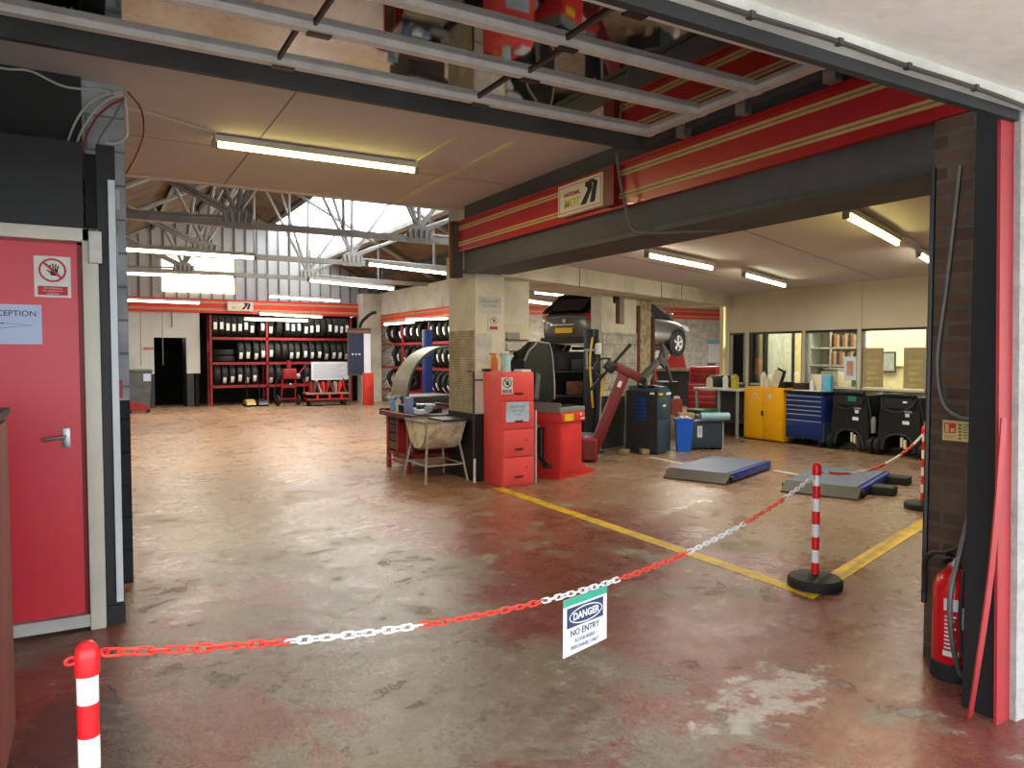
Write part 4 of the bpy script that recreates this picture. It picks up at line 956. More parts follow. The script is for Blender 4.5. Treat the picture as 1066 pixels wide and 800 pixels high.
# grey steel cabinet lying low
t = thing('steel_cabinet', 'low blue-grey steel cabinet beside the blue bin', 'cabinet', (8.33, 8.47, 0), -.40)
b = MB(); b.b2(-.30, .30, -.02, .42, .03, .45, TEAL, .01); b.build('body', t)
b = MB(); b.b2(-.285, .285, -.032, -.02, .05, .435, TEAL, .004); b.build('door', t)
b = MB(); b.b2(-.13, -.05, -.036, -.032, .2, .38, PAPER, .002); b.b2(-.105, -.075, -.039, -.036, .24, .34, M('plate_grey', (190, 196, 190), .6)); b.build('label_plate', t, smooth=False)
b = MB(); b.b2(.28, .30, -.03, -.0, 0, .46, M('edge_pale', (180, 186, 186), .5)); b.b2(-.3, .3, -.03, -.0, .45, .465, M('edge_pale', (180, 186, 186), .5)); b.build('edge_trim', t, smooth=False)
for x in (-.26, .26): MB().b2(x-.02, x+.02, .02, .38, 0, .03, BLACK_M).build('foot', t, smooth=False)
t = MB(); t.cyl((8.20, 8.43, .53), (8.62, 8.245, .53), .06, M('roll_blue', (140, 176, 196), .5, var=.1), seg=16); t.cyl((8.2, 8.55, .52), (8.66, 8.38, .52), .045, M('roll_dark', (70, 84, 90), .5), seg=12)
tag(t.build('sheet_roll'), 'pale blue roll lying on the low steel cabinet', 'roll')
tag(MB().box((8.10, 8.66, .52), (.26, .14, .12), M('cardboard', (168, 140, 104), .8, var=.15), rz=-.4, bev=.004).build('cardboard_box'), 'brown box lying behind the blue bin on the low steel cabinet', 'box')
# ------------------------------------------------------------------ ramps of the in-ground alignment lift
def ramp(label, c, extra):
    t = thing('lift_ramp', label, 'lift platform', (c[0], c[1], 0), A22, 'blue lift platforms on the floor')
    L_, W_, h = 1.32, .74, .115
    b = MB(); b.b2(-L_/2, L_/2, -W_/2+.03, W_/2+.015, h-.02, h, M('platform_plate', (92, 102, 126), .5, metal=.2, var=.12, scale=5)); b.build('platform', t, smooth=False)
    for s in (-1, 1): MB().b2(-L_/2, L_/2, s*W_/2-.03, s*W_/2+.015, .02, h-.002, BLUE, .004).build('side_rail', t)
    b = MB(); b.prism([(0, h), (-.16, .02), (-.16, .0), (-.03, .0), (0, .04)], (-L_/2, -W_/2-.02, 0), (1, 0, 0), (0, 0, 1), (0, W_+.04, 0), M('flap_plate', (66, 62, 54), .5, var=.2)); b.build('ramp_flap', t, smooth=False)
    b = MB(); b.b2(-L_/2+.04, L_/2-.04, -W_/2+.06, W_/2-.06, 0, .03, BLACK_M); b.build('base', t, smooth=False)
    b = MB(); b.prism([(0, h), (.10, .05), (.10, .02), (0, .02)], (L_/2, -W_/2, 0), (1, 0, 0), (0, 0, 1), (0, W_, 0), BLACK_M); b.build('end_flap', t, smooth=False)
    for s in (-1, 1): MB().cyl((-L_/2, s*(W_/2+.02), .06), (-L_/2, s*(W_/2+.05), .06), .03, BLACK_M).build('hinge_pin', t)
    if extra:
        for x in (-.35, .45): MB().b2(x, x+.22, -W_/2-.26, -W_/2-.035, .0, .09, BLACK_R, .008).build('rubber_block', t)
    return t
ramp('blue and grey lift platform on the floor nearer the steel cabinet', (6.88, 6.70), False)
ramp('blue and grey lift platform with black blocks behind the corner post', (7.38, 5.38), True)
# ------------------------------------------------------------------ along the glazed wall
t = thing('storage_cabinet', 'bright yellow two-door storage cabinet under the office windows', 'cabinet', (10.08, 8.86, 0), -PI/2)
b = MB(); b.b2(-.42, .42, .01, .5, .02, .93, YELLOW_CAB, .006); b.build('body', t)
for s in (-1, 1):
    d = MB().b2(min(s*.003, s*.41), max(s*.003, s*.41), -.012, .01, .05, .91, YELLOW_CAB, .004).build('door', t)
    b = MB(); c = (s*.16, -.013, .77); b.prism([(0, .05), (.035, 0), (0, -.05), (-.035, 0)], c, (1,0,0), (0,0,1), (0,-.002,0), PAPER); b.prism([(0, .028), (.02, 0), (0, -.028), (-.02, 0)], (c[0], -.0155, c[2]), (1,0,0), (0,0,1), (0,-.001,0), INK_RED if s < 0 else YELLOW); b.build('hazard_label', d, smooth=False)
b = MB(); b.b2(-.02, .02, -.024, -.012, .44, .52, BLACK_M, .003); b.build('handle', t)
t = thing('tool_chest', 'navy blue tool chest with pale drawer edges beside the yellow cabinet', 'tool chest', (10.08, 8.02, 0), -PI/2)
b = MB(); b.b2(-.36, .36, .012, .55, .12, .86, NAVY, .008); b.build('body', t)
EDGE = M('drawer_edge', (178, 186, 198), .35, metal=.3)
zs = [.13, .43, .53, .60, .67, .755, .83]
for k in range(6):
    d = MB().b2(-.345, .345, -.008, .012, zs[k]+.006, zs[k+1]-.004, NAVY, .003).build('drawer', t)
    MB().b2(-.335, .335, -.018, -.008, zs[k+1]-.022, zs[k+1]-.008, EDGE, .003).build('handle', d)
b = MB(); b.b2(-.39, .40, -.02, .58, .86, .90, BLACK_M, .006); b.build('top', t)
b = MB(); b.b2(.36, .385, .0, .55, .10, .40, TEAL); b.b2(.36, .37, .05, .5, .62, .80, NAVY, .002); b.build('side_panel', t, smooth=False)
for x in (-.28, .28):
    for y in (.08, .47): b = MB(); b.cyl((x-.02, y, .055), (x+.02, y, .055), .055, BLACK_R); b.b2(x-.03, x+.03, y-.03, y+.03, .09, .12, GREY); b.build('caster', t)
def ac_machine(label, y, extra):
    t = thing('service_trolley', label, 'service machine', (10.12, y, 0), -PI/2)
    m = M('machine_black', (24, 26, 28), .45, var=.1)
    pf = [(-.32, .30), (-.30, .62), (-.26, .88), (-.18, .93), (.20, .93), (.29, .88), (.31, .62), (.33, .30), (.33, .10), (.24, .10), (.20, .24), (.10, .32), (-.08, .33), (-.20, .26), (-.24, .10), (-.32, .10)]
    b = MB(); b.prism(pf, (0, .0, 0), (1, 0, 0), (0, 0, 1), (0, .50, 0), m); b.build('housing', t, ang=30)
    b = MB(); b.tube(bez([(-.24, -.01, .10), (-.20, -.01, .25), (-.08, -.01, .33), (.1, -.01, .33), (.2, -.01, .25), (.25, -.01, .1)]), .012, M('machine_grey', (60, 62, 62), .5), 6); b.build('arch_trim', t)
    b = MB(); b.prism([(-.25, .72), (-.22, .86), (.22, .86), (.26, .72)], (0, 0, 0), (1, 0, 0), (0, 0, 1), (0, -.03, 0), BLACK); b.b2(-.24, .26, -.05, .02, .89, .925, m, .01); b.build('control_panel', t, smooth=False)
    if extra: MB().b2(.0, .14, -.036, -.03, .78, .86, M('screen_green', (30, 120, 96), .4)).build('screen', t, smooth=False)
    else: MB().b2(.08, .14, -.036, -.03, .80, .825, PAPER).build('badge', t, smooth=False)
    b = MB(); b.b2(.08, .2, -.006, 0, .66, .69, GREY); b.b2(.1, .16, -.006, 0, .60, .65, PAPER); b.b2(.06, .16, -.006, 0, .49, .54, PAPER); b.build('label', t, smooth=False)
    for s in (-1, 1):
        b = MB(); b.lathe([(0, -.04), (.11, -.04), (.13, -.03), (.13, .03), (.11, .04), (0, .04)], BLACK_R, (s*.345, .1, .13), 'X', 24); b.lathe([(0, -.045), (.06, -.045), (.06, .045), (0, .045)], M('machine_grey', (60, 62, 62), .5), (s*.345, .1, .13), 'X', 16); b.build('wheel', t)
    b = MB(); b.tube(bez([(-.26, -.02, .86), (-.2, -.06, .72), (0, -.07, .66), (.2, -.05, .74), (.27, -.02, .86)]), .010, HOSE, 6); b.tube(bez([(.3, .0, .86), (.38, -.03, .6), (.36, -.03, .42)]), .012, HOSE, 6); b.build('hose', t)
    b = MB(); b.lathe([(0, .32), (.035, .32), (.035, .52), (.02, .56), (0, .56)], M('bottle_grey', (150, 152, 150), .4), (.375, .05, 0), seg=12); b.build('oil_bottle', t)
    b = MB(); b.b2(.05, .08, -.03, -.0, .16, .3, CREAM); b.b2(.1, .13, -.03, 0, .14, .27, CREAM); b.build('connector', t, smooth=False)
    return t
ac_machine('black wheeled service machine with green screen next to the navy tool chest', 7.22, True)
ac_machine('black wheeled service machine nearest the brick pillar', 6.42, False)
# clutter on the sill and the cabinet tops
def small(name, label, cat, mb, smooth=True):
    return tag(mb.build(name, smooth=smooth), label, cat)
def can(name, label, loc, m, h, r, cap=None, cat='bottle'):
    b = MB(); b.lathe([(0, 0), (r, 0), (r, h*.8), (r*.6, h*.88), (r*.6, h*.9), (0, h*.9)], m, loc, seg=14)
    b.lathe([(0, h*.86), (r*.55, h*.86), (r*.55, h), (0, h)], cap or m, loc, seg=12)
    return tag(b.build(name), label, cat)
can('white_bottle', 'white bottle at the left end of the yellow cabinet top', (10.3, 9.05, .93), WHITE, .26, .05)
can('squat_bottle', 'squat cream bottle beside the white one on the yellow cabinet', (10.24, 8.93, .93), CREAM, .17, .055)
t = thing('clipboard_stack', 'leaning clipboard of papers on the yellow cabinet top', 'clipboard', (10.2, 8.68, .93), -PI/2)
b = MB(); b.box((0, 0, .15), (.16, .02, .30), CREAM, ry=.35); b.build('papers', t, smooth=False)
b = MB(); b.box((.05, .015, .16), (.18, .012, .32), BLACK_M, ry=.35); b.build('board', t, smooth=False)
small('dark_carton', 'dark carton at the right end of the yellow cabinet top', 'box', MB().b2(10.15, 10.4, 8.46, 8.58, .93, 1.03, BLACK_M, .006))
small('printer', 'cream printer behind the glass above the navy tool chest', 'printer', MB().b2(10.84, 11.2, 7.95, 8.3, .9, 1.2, CREAM, .02).b2(10.88, 11.15, 8.0, 8.25, 1.2, 1.26, GREY, .01))
small('cream_carton', 'cream carton on the navy tool chest', 'box', MB().b2(10.3, 10.5, 7.86, 8.06, .90, 1.17, CREAM, .006))
small('black_carton', 'low dark box at the left of the navy tool chest top', 'box', MB().b2(10.2, 10.45, 8.12, 8.34, .90, 1.02, M('box_maroon', (64, 34, 34), .6), .006))
can('white_bottle', 'small white bottle in front of the cream carton on the tool chest', (10.18, 7.95, .90), WHITE, .18, .035)
small('blue_carton', 'sky blue packet standing at the right end of the tool chest', 'packet', MB().b2(10.25, 10.33, 7.66, 7.80, .90, 1.16, M('packet_blue', (96, 190, 232), .5), .004))
small('paper_stack', 'white papers spread on the navy tool chest', 'papers', MB().b2(10.12, 10.28, 7.76, 8.3, .90, .912, PAPER))
# boards taped in the third window and pictures
BOARD = M('cork_tan', (176, 158, 116), .8, var=.1, scale=10)
for y, w, h, zc_, nm, lb, mm in ((7.25, .36, .62, 1.29, 'notice_board', 'tan notice board in the brightest office window, left one', BOARD), (6.56, .36, .62, 1.29, 'notice_board', 'tan notice board in the brightest office window, right one', BOARD)):
    t = thing(nm, lb, 'board', (10.728, y, zc_), -PI/2)
    MB().b2(-w/2, w/2, -.008, 0, -h/2, h/2, mm).build('board', t, smooth=False)
    b = MB()
    for k in range(5): b.b2(-w*.3+.02*(k % 2), w*.34-.03*(k % 3), -.0095, -.008, h*.2-.09*k-.05, h*.2-.09*k, M('board_note', (196, 180, 110), .7))
    b.build('notes', t, smooth=False)
t = thing('picture', 'small grey framed picture between the two tan boards behind the glass', 'picture', (13.33, 8.69, 1.35), -PI/2)
MB().b2(-.16, .16, -.02, 0, -.2, .2, BLACK_M).build('frame', t, smooth=False); MB().b2(-.135, .135, -.024, -.02, -.17, .17, GREY).build('print', t, smooth=False)
t = thing('poster', 'small white poster taped beside the bright window', 'poster', (10.728, 7.66, 1.27), -PI/2)
MB().b2(-.10, .12, -.004, 0, -.19, .19, PAPER).build('sheet', t, smooth=False); b = MB(); b.b2(-.05, .07, -.006, -.004, -.12, .12, M('poster_pink', (206, 150, 130), .7)); b.build('print', t, smooth=False)
t = thing('vertical_blind', 'cream vertical blind on the far office window', 'blind', (13.36, 8.8, 0), -PI/2)
b = MB()
for k in range(20): b.box((-1.2+.125*k, -.02, 1.85), (.11, .012, 1.15), M('blind_cream', (244, 234, 186), .7, var=.02), rz=.25)
b.build('slats', t, smooth=False, kind='stuff'); MB().b2(-1.3, 1.3, -.05, .0, 2.42, 2.47, CREAM).build('head_rail', t, smooth=False)
# shelving and binders inside the office
t = thing('binder_shelf', 'white office shelving full of binders seen through the glass', 'shelving', (11.7, 8.75, 0), -PI/2)
b = MB()
for x in (-.45, .0, .55): b.b2(x-.02, x+.02, 0, .3, 0, 1.95, WHITE)
for z in (.9, 1.3, 1.62, 1.94): b.b2(-.45, .55, 0, .3, z-.02, z+.01, WHITE)
b.b2(-.45, .55, .29, .3, 0, 1.95, GREY); b.build('frame', t, smooth=False)
for rr, z in ((0, 1.31), (1, 1.63)):
    for k in range(9):
        mm = [M('binder_orange', (196, 110, 70), .6), M('binder_dark', (60, 54, 52), .6), M('binder_cream', (210, 200, 180), .6)][(k*2+rr) % 3]
        yb = 8.71-.056*k
        tag(MB().b2(11.70, 11.95, yb-.024, yb+.024, z, z+.22+.02*(k % 2), mm).build('ring_binder', smooth=False),
            '%s binder, %s from the left on the %s office shelf' % (['orange', 'dark', 'cream'][(k*2+rr) % 3], ['first','second','third','fourth','fifth','sixth','seventh','eighth','ninth'][k], ['lower', 'upper'][rr]), 'binder', 'binders on the office shelving')
# cupboard and leaflet shelves seen in the first two windows
t = thing('wall_cupboard', 'cream wall cupboard with shelves of leaflets behind the first window', 'cupboard', (10.95, 10.36, 0), 0)
b = MB(); b.b2(-.1, .5, 0, .12, 1.45, 1.66, CREAM, .004); b.build('body', t)
for k in range(3): MB().b2(-.06, .3, -.02, .1, 1.05+.13*k, 1.15+.13*k, [GREY, RED_D, RUST][k]).build('leaflets', t, smooth=False)
t = thing('inner_door', 'pale glazed door frame standing inside the office behind the second window', 'door', (12.35, 10.43, 0), 0)
b = MB(); b.b2(-.45, -.36, 0, .06, 0, 2.1, BLACK_M); b.b2(.36, .45, 0, .06, 0, 2.1, BLACK_M); b.b2(-.45, .45, 0, .06, 2.02, 2.1, BLACK_M); b.build('frame', t, smooth=False)
MB().b2(-.36, .36, .01, .04, 0.02, 2.02, M('door_pale', (200, 200, 184), .5)).build('leaf', t, smooth=False)
# workbench to the left of the yellow cabinet
t = thing('workbench', 'workbench with white top edge left of the yellow cabinet', 'workbench', (9.95, 9.92, 0), -PI/2)
b = MB(); b.b2(-.45, .62, -.05, .55, .84, .875, M('bench_top', (206, 204, 196), .6), .003); b.build('top', t)
for x in (-.42, .14, .58): MB().b2(x-.02, x+.02, 0, .04, 0, .84, GREY).build('leg', t, smooth=False)
MB().b2(-.42, .58, .05, .5, .26, .29, DARK).build('shelf', t, smooth=False); MB().b2(-.44, .6, .52, .54, 0, .84, BLACK).build('back_panel', t, smooth=False)
can('yellow_can', 'yellow can on the workbench beside the yellow cabinet', (10.2, 9.62, .875), M('can_yellow', (200, 178, 50), .5), .26, .07)
can('white_can', 'white can next to the yellow can on the workbench', (10.15, 9.80, .875), WHITE, .24, .05)
can('pale_jar', 'pale jar at the left of the workbench top', (10.05, 10.1, .875), CREAM, .2, .06)
small('dark_toolbox', 'dark box at the back of the workbench top', 'box', MB().b2(10.25, 10.45, 9.95, 10.3, .875, 1.1, BLACK_M, .01))
t = MB(); t.b2(9.5, 9.9, 9.72, 10.12, .36, .50, M('green_plastic', (36, 130, 70), .5), .01)
for k in range(4): t.b2(9.48, 9.5, 9.74+.1*k, 9.80+.1*k, .38, .48, BLACK_M)
tag(t.build('green_crate'), 'green tray stacked on crates below the workbench front', 'crate')
small('stacked_crate', 'grey crate under the green tray before the workbench', 'crate', MB().b2(9.48, 9.92, 9.70, 10.14, 0, .36, TEAL, .01).b2(9.46, 9.94, 9.68, 10.16, .32, .36, PAPER))
# red tool chests deeper in
def red_chest(label, loc, rz, n, h0):
    t = thing('tool_chest', label, 'tool chest', loc, rz)
    b = MB(); b.b2(-.30, .30, .01, .45, .12, .92, RED_D, .006); b.build('body', t)
    for k in range(n):
        z0 = .16+k*(.74/n); d = MB().b2(-.285, .285, -.008, .01, z0, z0+.74/n-.012, RED_TOOL, .003).build('drawer', t)
        MB().b2(-.27, .27, -.016, -.008, z0+.74/n-.03, z0+.74/n-.02, EDGE).build('handle', d)
    b = MB(); b.b2(-.27, .27, .03, .42, .92, 1.24, RED_TOOL, .008); b.build('top_chest', t)
    for k in range(3): MB().b2(-.25, .25, .018, .03, .94+.09*k, 1.02+.09*k, RED_D, .003).build('top_drawer', t)
    for x in (-.24, .24): b = MB(); b.cyl((x-.02, .1, .06), (x+.02, .1, .06), .06, BLACK_R, seg=12); b.build('caster', t)
    return t
red_chest('red tool chest with many drawers beyond the low steel cabinet', (11.0, 11.25, 0), -.85, 6, 0)
red_chest('darker red tool chest just right of the other one behind the workbench', (11.62, 11.40, 0), -.85, 4, 0)
can('oil_can', 'white-topped red canister beyond the blue bin', (9.15, 10.0, .40), M('can_brown', (150, 70, 56), .5), .34, .10, WHITE)
small('wooden_crate', 'low wooden crate carrying the red canister beyond the blue bin', 'crate', MB().b2(8.95, 9.45, 9.75, 10.25, 0, .40, M('wood_block', (150, 128, 98), .8), .006))
t = thing('orange_stand', 'orange and black equipment stand behind the blue-grey analyser', 'stand', (9.2, 10.75, 0), -.7)
OR = M('stand_orange', (222, 84, 44), .45)
b = MB(); b.b2(-.14, .16, 0, .3, .1, .82, OR, .01); [b.b2(-.145, .165, -.01, 0, .2+.16*k, .22+.16*k, RED_D) for k in range(4)]; b.build('body', t)
b = MB(); b.prism([(-.34, 1.2), (-.1, 1.42), (.05, 1.3), (.12, 1.0), (-.02, .98), (-.1, 1.1)], (0, .05, 0), (1,0,0), (0,0,1), (0,.15,0), OR); b.build('arm', t, smooth=False)
b = MB(); b.b2(-.16, .18, -.01, .31, .0, .1, BLACK_M); b.b2(-.06, .08, .05, .2, .82, 1.0, BLACK_M); b.build('frame', t, smooth=False)
small('dark_compressor', 'black boxy machine between the orange stand and the red tool chests', 'machine', MB().b2(9.95, 10.4, 11.3, 11.8, 0, .95, BLACK, .03).b2(10.0, 10.35, 11.28, 11.3, .5, .8, DARK))
# long bench under the white brick wall with clutter, and the dark post before it
t = thing('workbench', 'long timber bench below the car front and the white brick wall', 'workbench', (15.2, 15.2, 0), -.7)
b = MB(); b.b2(-1.6, 2.0, 0, .6, 1.02, 1.10, M('bench_timber', (132, 112, 78), .7, var=.2)); b.build('top', t, smooth=False); b = MB(); b.b2(-1.55, 1.95, .5, .55, 0, 1.02, BLACK); b.build('back_panel', t, smooth=False)
for x in (-1.5, 1.9): MB().b2(x-.04, x+.04, .02, .1, 0, 1.02, BLACK_M).build('leg', t, smooth=False)
c_ = Vector((15.2, 15.2, 0)); R_ = Matrix.Rotation(-.7, 4, 'Z')
for k, (x, w, h, mm, lb) in enumerate(((.0, .22, .16, DARK, 'dark lump of clutter on the long timber bench, leftmost'), (.55, .3, .2, GREY, 'grey tin on the long timber bench'), (1.1, .34, .26, BLACK_M, 'black box on the long timber bench, right of the grey tin'), (1.6, .26, .34, DARK, 'tall dark box at the right end of the long timber bench'))):
    p = c_ + R_ @ Vector((x, .25, 1.1+h/2)); tag(MB().box(tuple(p), (w, .28, h), mm, rz=-.7, bev=.02).build(['bench_clutter', 'tin', 'toolbox', 'toolbox'][k]), lb, 'box')
p = c_ + R_ @ Vector((-1.0, .2, 1.1)); b = MB(); b.prism([(-.32, 0), (.32, 0), (.22, .42), (-.12, .42)], tuple(p), R_ @ Vector((1,0,0)), (0,0,1), R_ @ Vector((0,.2,0)), RED_D)
tag(b.build('axle_stand', smooth=False), 'red wedge-shaped stand under the front wheel of the raised car', 'stand')
t = thing('wall_radiator', 'white ribbed panel with blue top on the white brick wall', 'radiator', (23.5, 23.38, 1.5), 0)
b = MB(); [b.b2(-.35+.1*k, -.28+.1*k, -.1, 0, -.35, .45, WHITE) for k in range(7)]; b.build('ribs', t, smooth=False); MB().b2(-.38, .38, -.12, 0, .45, .62, M('panel_blue', (120, 160, 190), .5)).build('top_panel', t, smooth=False)
t = thing('wall_box', 'small black box on the white brick wall right of the car', 'box', (20.6, 23.38, 2.25), 0)
MB().b2(-.16, .16, -.12, .0, -.12, .12, BLACK_M, .01).build('case', t); b = MB(); b.cyl((0, -.05, .12), (0, -.05, .5), .02, GREY, seg=6); b.build('pipe', t)
t = tag(MB().b2(11.0, 11.12, 10.62, 10.74, 0, 2.1, M('post_blue_black', (34, 40, 56), .5, var=.2), .01).build('dark_post'), 'tall dark post at the far end of the glazed office wall', 'post')

# ------------------------------------------------------------------ the silver car on its lift
def car(label, loc, rz, rear_x):
    t = thing('hatchback_car', label, 'car', loc, rz)
    PAINT = M('car_grey_metal', (102, 99, 90), .3, metal=.65, var=.02, coat=.6)
    WG = M('car_window', (18, 22, 26), .06, var=0, spec=.8)
    # x forward; sections: (x, half width, z low, z belt)  measured from wheel bottom
    sec = [(-2.05, .55, .42, .80), (-2.0, .74, .30, .95), (-1.85, .82, .26, 1.02), (-1.3, .87, .24, 1.0), (0, .88, .22, .96), (.9, .88, .22, .93), (1.45, .86, .23, .88), (1.9, .78, .25, .78), (2.1, .60, .32, .66), (2.15, .45, .38, .58)]
    bm = bmesh.new(); rings = []
    for x, w, zl, zb in sec:
        pr_ = [(-w*.86, zl), (-w, zl+.14), (-w*1.01, (zl+zb)/2+.04), (-w*.95, zb-.03), (-w*.80, zb+.015), (0, zb+.05), (w*.80, zb+.015), (w*.95, zb-.03), (w*1.01, (zl+zb)/2+.04), (w, zl+.14), (w*.86, zl), (0, zl-.02)]
        rings.append([bm.verts.new((x, a, c)) for a, c in pr_])
    for A, B in zip(rings, rings[1:]):
        for j in range(12): bm.faces.new((A[j], A[(j+1) % 12], B[(j+1) % 12], B[j]))
    bm.faces.new(rings[0]); bm.faces.new(rings[-1][::-1])
    x_ = MB(); x_.bm.free(); x_.bm = bm; x_.mi(PAINT); o = x_.build('body', t, ang=80); md = o.modifiers.new('sub', 'SUBSURF'); md.levels = 2; md.render_levels = 2
    # cabin: roof and glass
    cs = [(-1.95, .60, .98, .0), (-1.55, .68, 0, 1.42), (-.9, .70, 0, 1.50), (-.1, .70, 0, 1.51), (.45, .66, 0, 1.42), (1.15, .62, .93, 0)]
    bm = bmesh.new()
    base = [(-1.98, .74, 1.0), (-.9, .80, .98), (.3, .80, .95), (1.30, .74, .90)]
    top = [(-1.55, .56, 1.40), (-.9, .62, 1.49), (-.1, .62, 1.50), (.42, .58, 1.42)]
    L0 = [bm.verts.new((x, -w, z)) for x, w, z in base]; R0 = [bm.verts.new((x, w, z)) for x, w, z in base]
    L1 = [bm.verts.new((x, -w, z)) for x, w, z in top]; R1 = [bm.verts.new((x, w, z)) for x, w, z in top]
    for k in range(3):
        bm.faces.new((L0[k], L0[k+1], L1[k+1], L1[k])); bm.faces.new((R0[k+1], R0[k], R1[k], R1[k+1])); bm.faces.new((L1[k], L1[k+1], R1[k+1], R1[k]))
    bm.faces.new((L0[0], L1[0], R1[0], R0[0])); bm.faces.new((L0[3], R0[3], R1[3], L1[3]))
    x_ = MB(); x_.bm.free(); x_.bm = bm; x_.mi(WG); x_.build('glasshouse', t, ang=20)
    b = MB()
    for s in (-1, 1):
        for k in range(4): b.cyl((base[k][0], s*base[k][1], base[k][2]), (top[k][0], s*top[k][1], top[k][2]), .04 if k in (0, 3) else .03, PAINT, seg=8)
        b.tube(bez([(x, s*w, z) for x, w, z in top], 4), .04, PAINT, 8)
    b.prism([(-1.6, 1.40), (-.9, 1.50), (-.1, 1.515), (.42, 1.43), (.42, 1.45), (-.1, 1.54), (-.9, 1.53), (-1.72, 1.43)], (0, -.60, 0), (1,0,0), (0,0,1), (0, 1.2, 0), PAINT); b.build('roof', t)
    for sx in (-1.28, 1.32):
        for s in (-1, 1):
            w = MB(); w.lathe([(.20, -.10), (.29, -.10), (.315, -.07), (.315, .07), (.29, .10), (.20, .10)], BLACK_R, (sx, s*.80, .315), 'Y', 28)
            wh = w.build('wheel', t)
            r = MB(); r.lathe([(.205, -.03), (.225, s*.085), (.20, s*.10), (.185, s*.06)], ALU, (sx, s*.80, .315), 'Y', 28); r.lathe([(0, s*.02), (.19, s*.02)], BLACK_M, (sx, s*.80, .315), 'Y', 20); r.lathe([(0, s*.095), (.05, s*.095), (.055, s*.03)], ALU, (sx, s*.80, .315), 'Y', 14)
            for k in range(5):
                a = 2*PI*k/5+.3; ca, sa = math.cos(a), math.sin(a)
                for q in (-.12, .12):
                    r.tube([(sx+.04*ca, s*.80+s*.085, .315+.04*sa), (sx+.20*math.cos(a+q), s*.80+s*.09, .315+.20*math.sin(a+q))], .015, ALU, 6)
            r.build('rim', wh)
            a_ = MB(); a_.lathe([(.31, s*.03), (.36, s*.085), (.33, s*.095), (.30, s*.06)], BLACK, (sx, s*.80, .33), 'Y', 28); a_.build('wheel_arch', t)
    for s in (-1, 1):
        b = MB(); b.prism([(s*.44, .80), (s*.72, .74), (s*.78, .94), (s*.56, .97)], (-1.99, 0, 0), (0,1,0), (0,0,1), (.26, 0, 0), M('tail_light', (190, 16, 22), .15, var=.02, coat=.6)); b.build('tail_light', t)
    MB().b2(-2.10, -2.05, -.26, .26, .52, .64, M('plate_yellow', (244, 190, 8), .4, var=.0)).build('number_plate', t, smooth=False)
    b = MB(); b.b2(-2.12, -1.95, -.72, .72, .28, .42, BLACK_R, .03); b.build('bumper', t)
    b = MB(); b.b2(-2.09, -2.04, -.3, .3, .70, .725, ALU); b.cyl((-2.08, 0, .80), (-2.06, 0, .80), .05, ALU); b.build('tailgate_trim', t)
    b = MB(); b.prism([(-1.99, 1.03), (-1.60, 1.385), (-1.63, 1.42), (-2.03, 1.05)], (0, -.5, 0), (1,0,0), (0,0,1), (0, 1.0, 0), WG); b.build('rear_window', t, smooth=False)
    for s in (-1, 1):
        b = MB(); b.sph((.75, s*.98, 1.02), .09, PAINT, 12, (1, 1, .7)); b.build('mirror', t)
    for s in (-1, 1):
        b = MB(); b.prism([(1.72, .66), (2.08, .62), (2.0, .74), (1.6, .82)], (0, s*.66, 0), (1,0,0), (0,0,1), (0, s*.10, 0), M('headlight', (210, 214, 216), .1)); b.build('headlight', t)
    return t
CZ = 1.47; CRZ = math.radians(15)
cc = Vector((11.5, 14.7, CZ))
car('silver-grey hatchback raised on a lift beyond the concrete beam', cc, CRZ, 0)
t = thing('car_lift', 'scissor lift holding up the silver-grey car', 'car lift', (cc.x, cc.y, 0), CRZ)
for s in (-1, 1):
    MB().b2(-1.0, 1.0, s*.45-.25, s*.45+.25, 1.60, 1.685, M('post_blue_black', (34, 40, 56), .5, var=.2), .01).build('platform', t)
    for q in (-1, 1): MB().cyl((-q*.8, s*(.45+.06*q), .12), (q*.8, s*(.45+.06*q), 1.6), .05, BLACK_M, seg=8).build('scissor_arm', t)
    MB().b2(-1.0, 1.0, s*.45-.25, s*.45+.25, 0, .12, BLACK_M).build('base', t, smooth=False)
# added fill tubes over the lift area to brighten brick wall and car
light('added fill tube deep in the lift area behind the beam, farthest', (14.5, 20.5, 3.3), (16.5, 21.0, 3.3), .18, power=90)
light('added fill tube over the lift area right of the car', (14.5, 15.0, 3.3), (16.4, 15.6, 3.3), .18, power=90)
light('added fill tube over the lift area left of the car', (10.5, 12.4, 3.3), (12.3, 13.0, 3.3), .18, power=60)
light('added fill tube near the white brick wall over the long bench', (18.5, 19.5, 3.3), (20.4, 20.1, 3.3), .18, power=90)

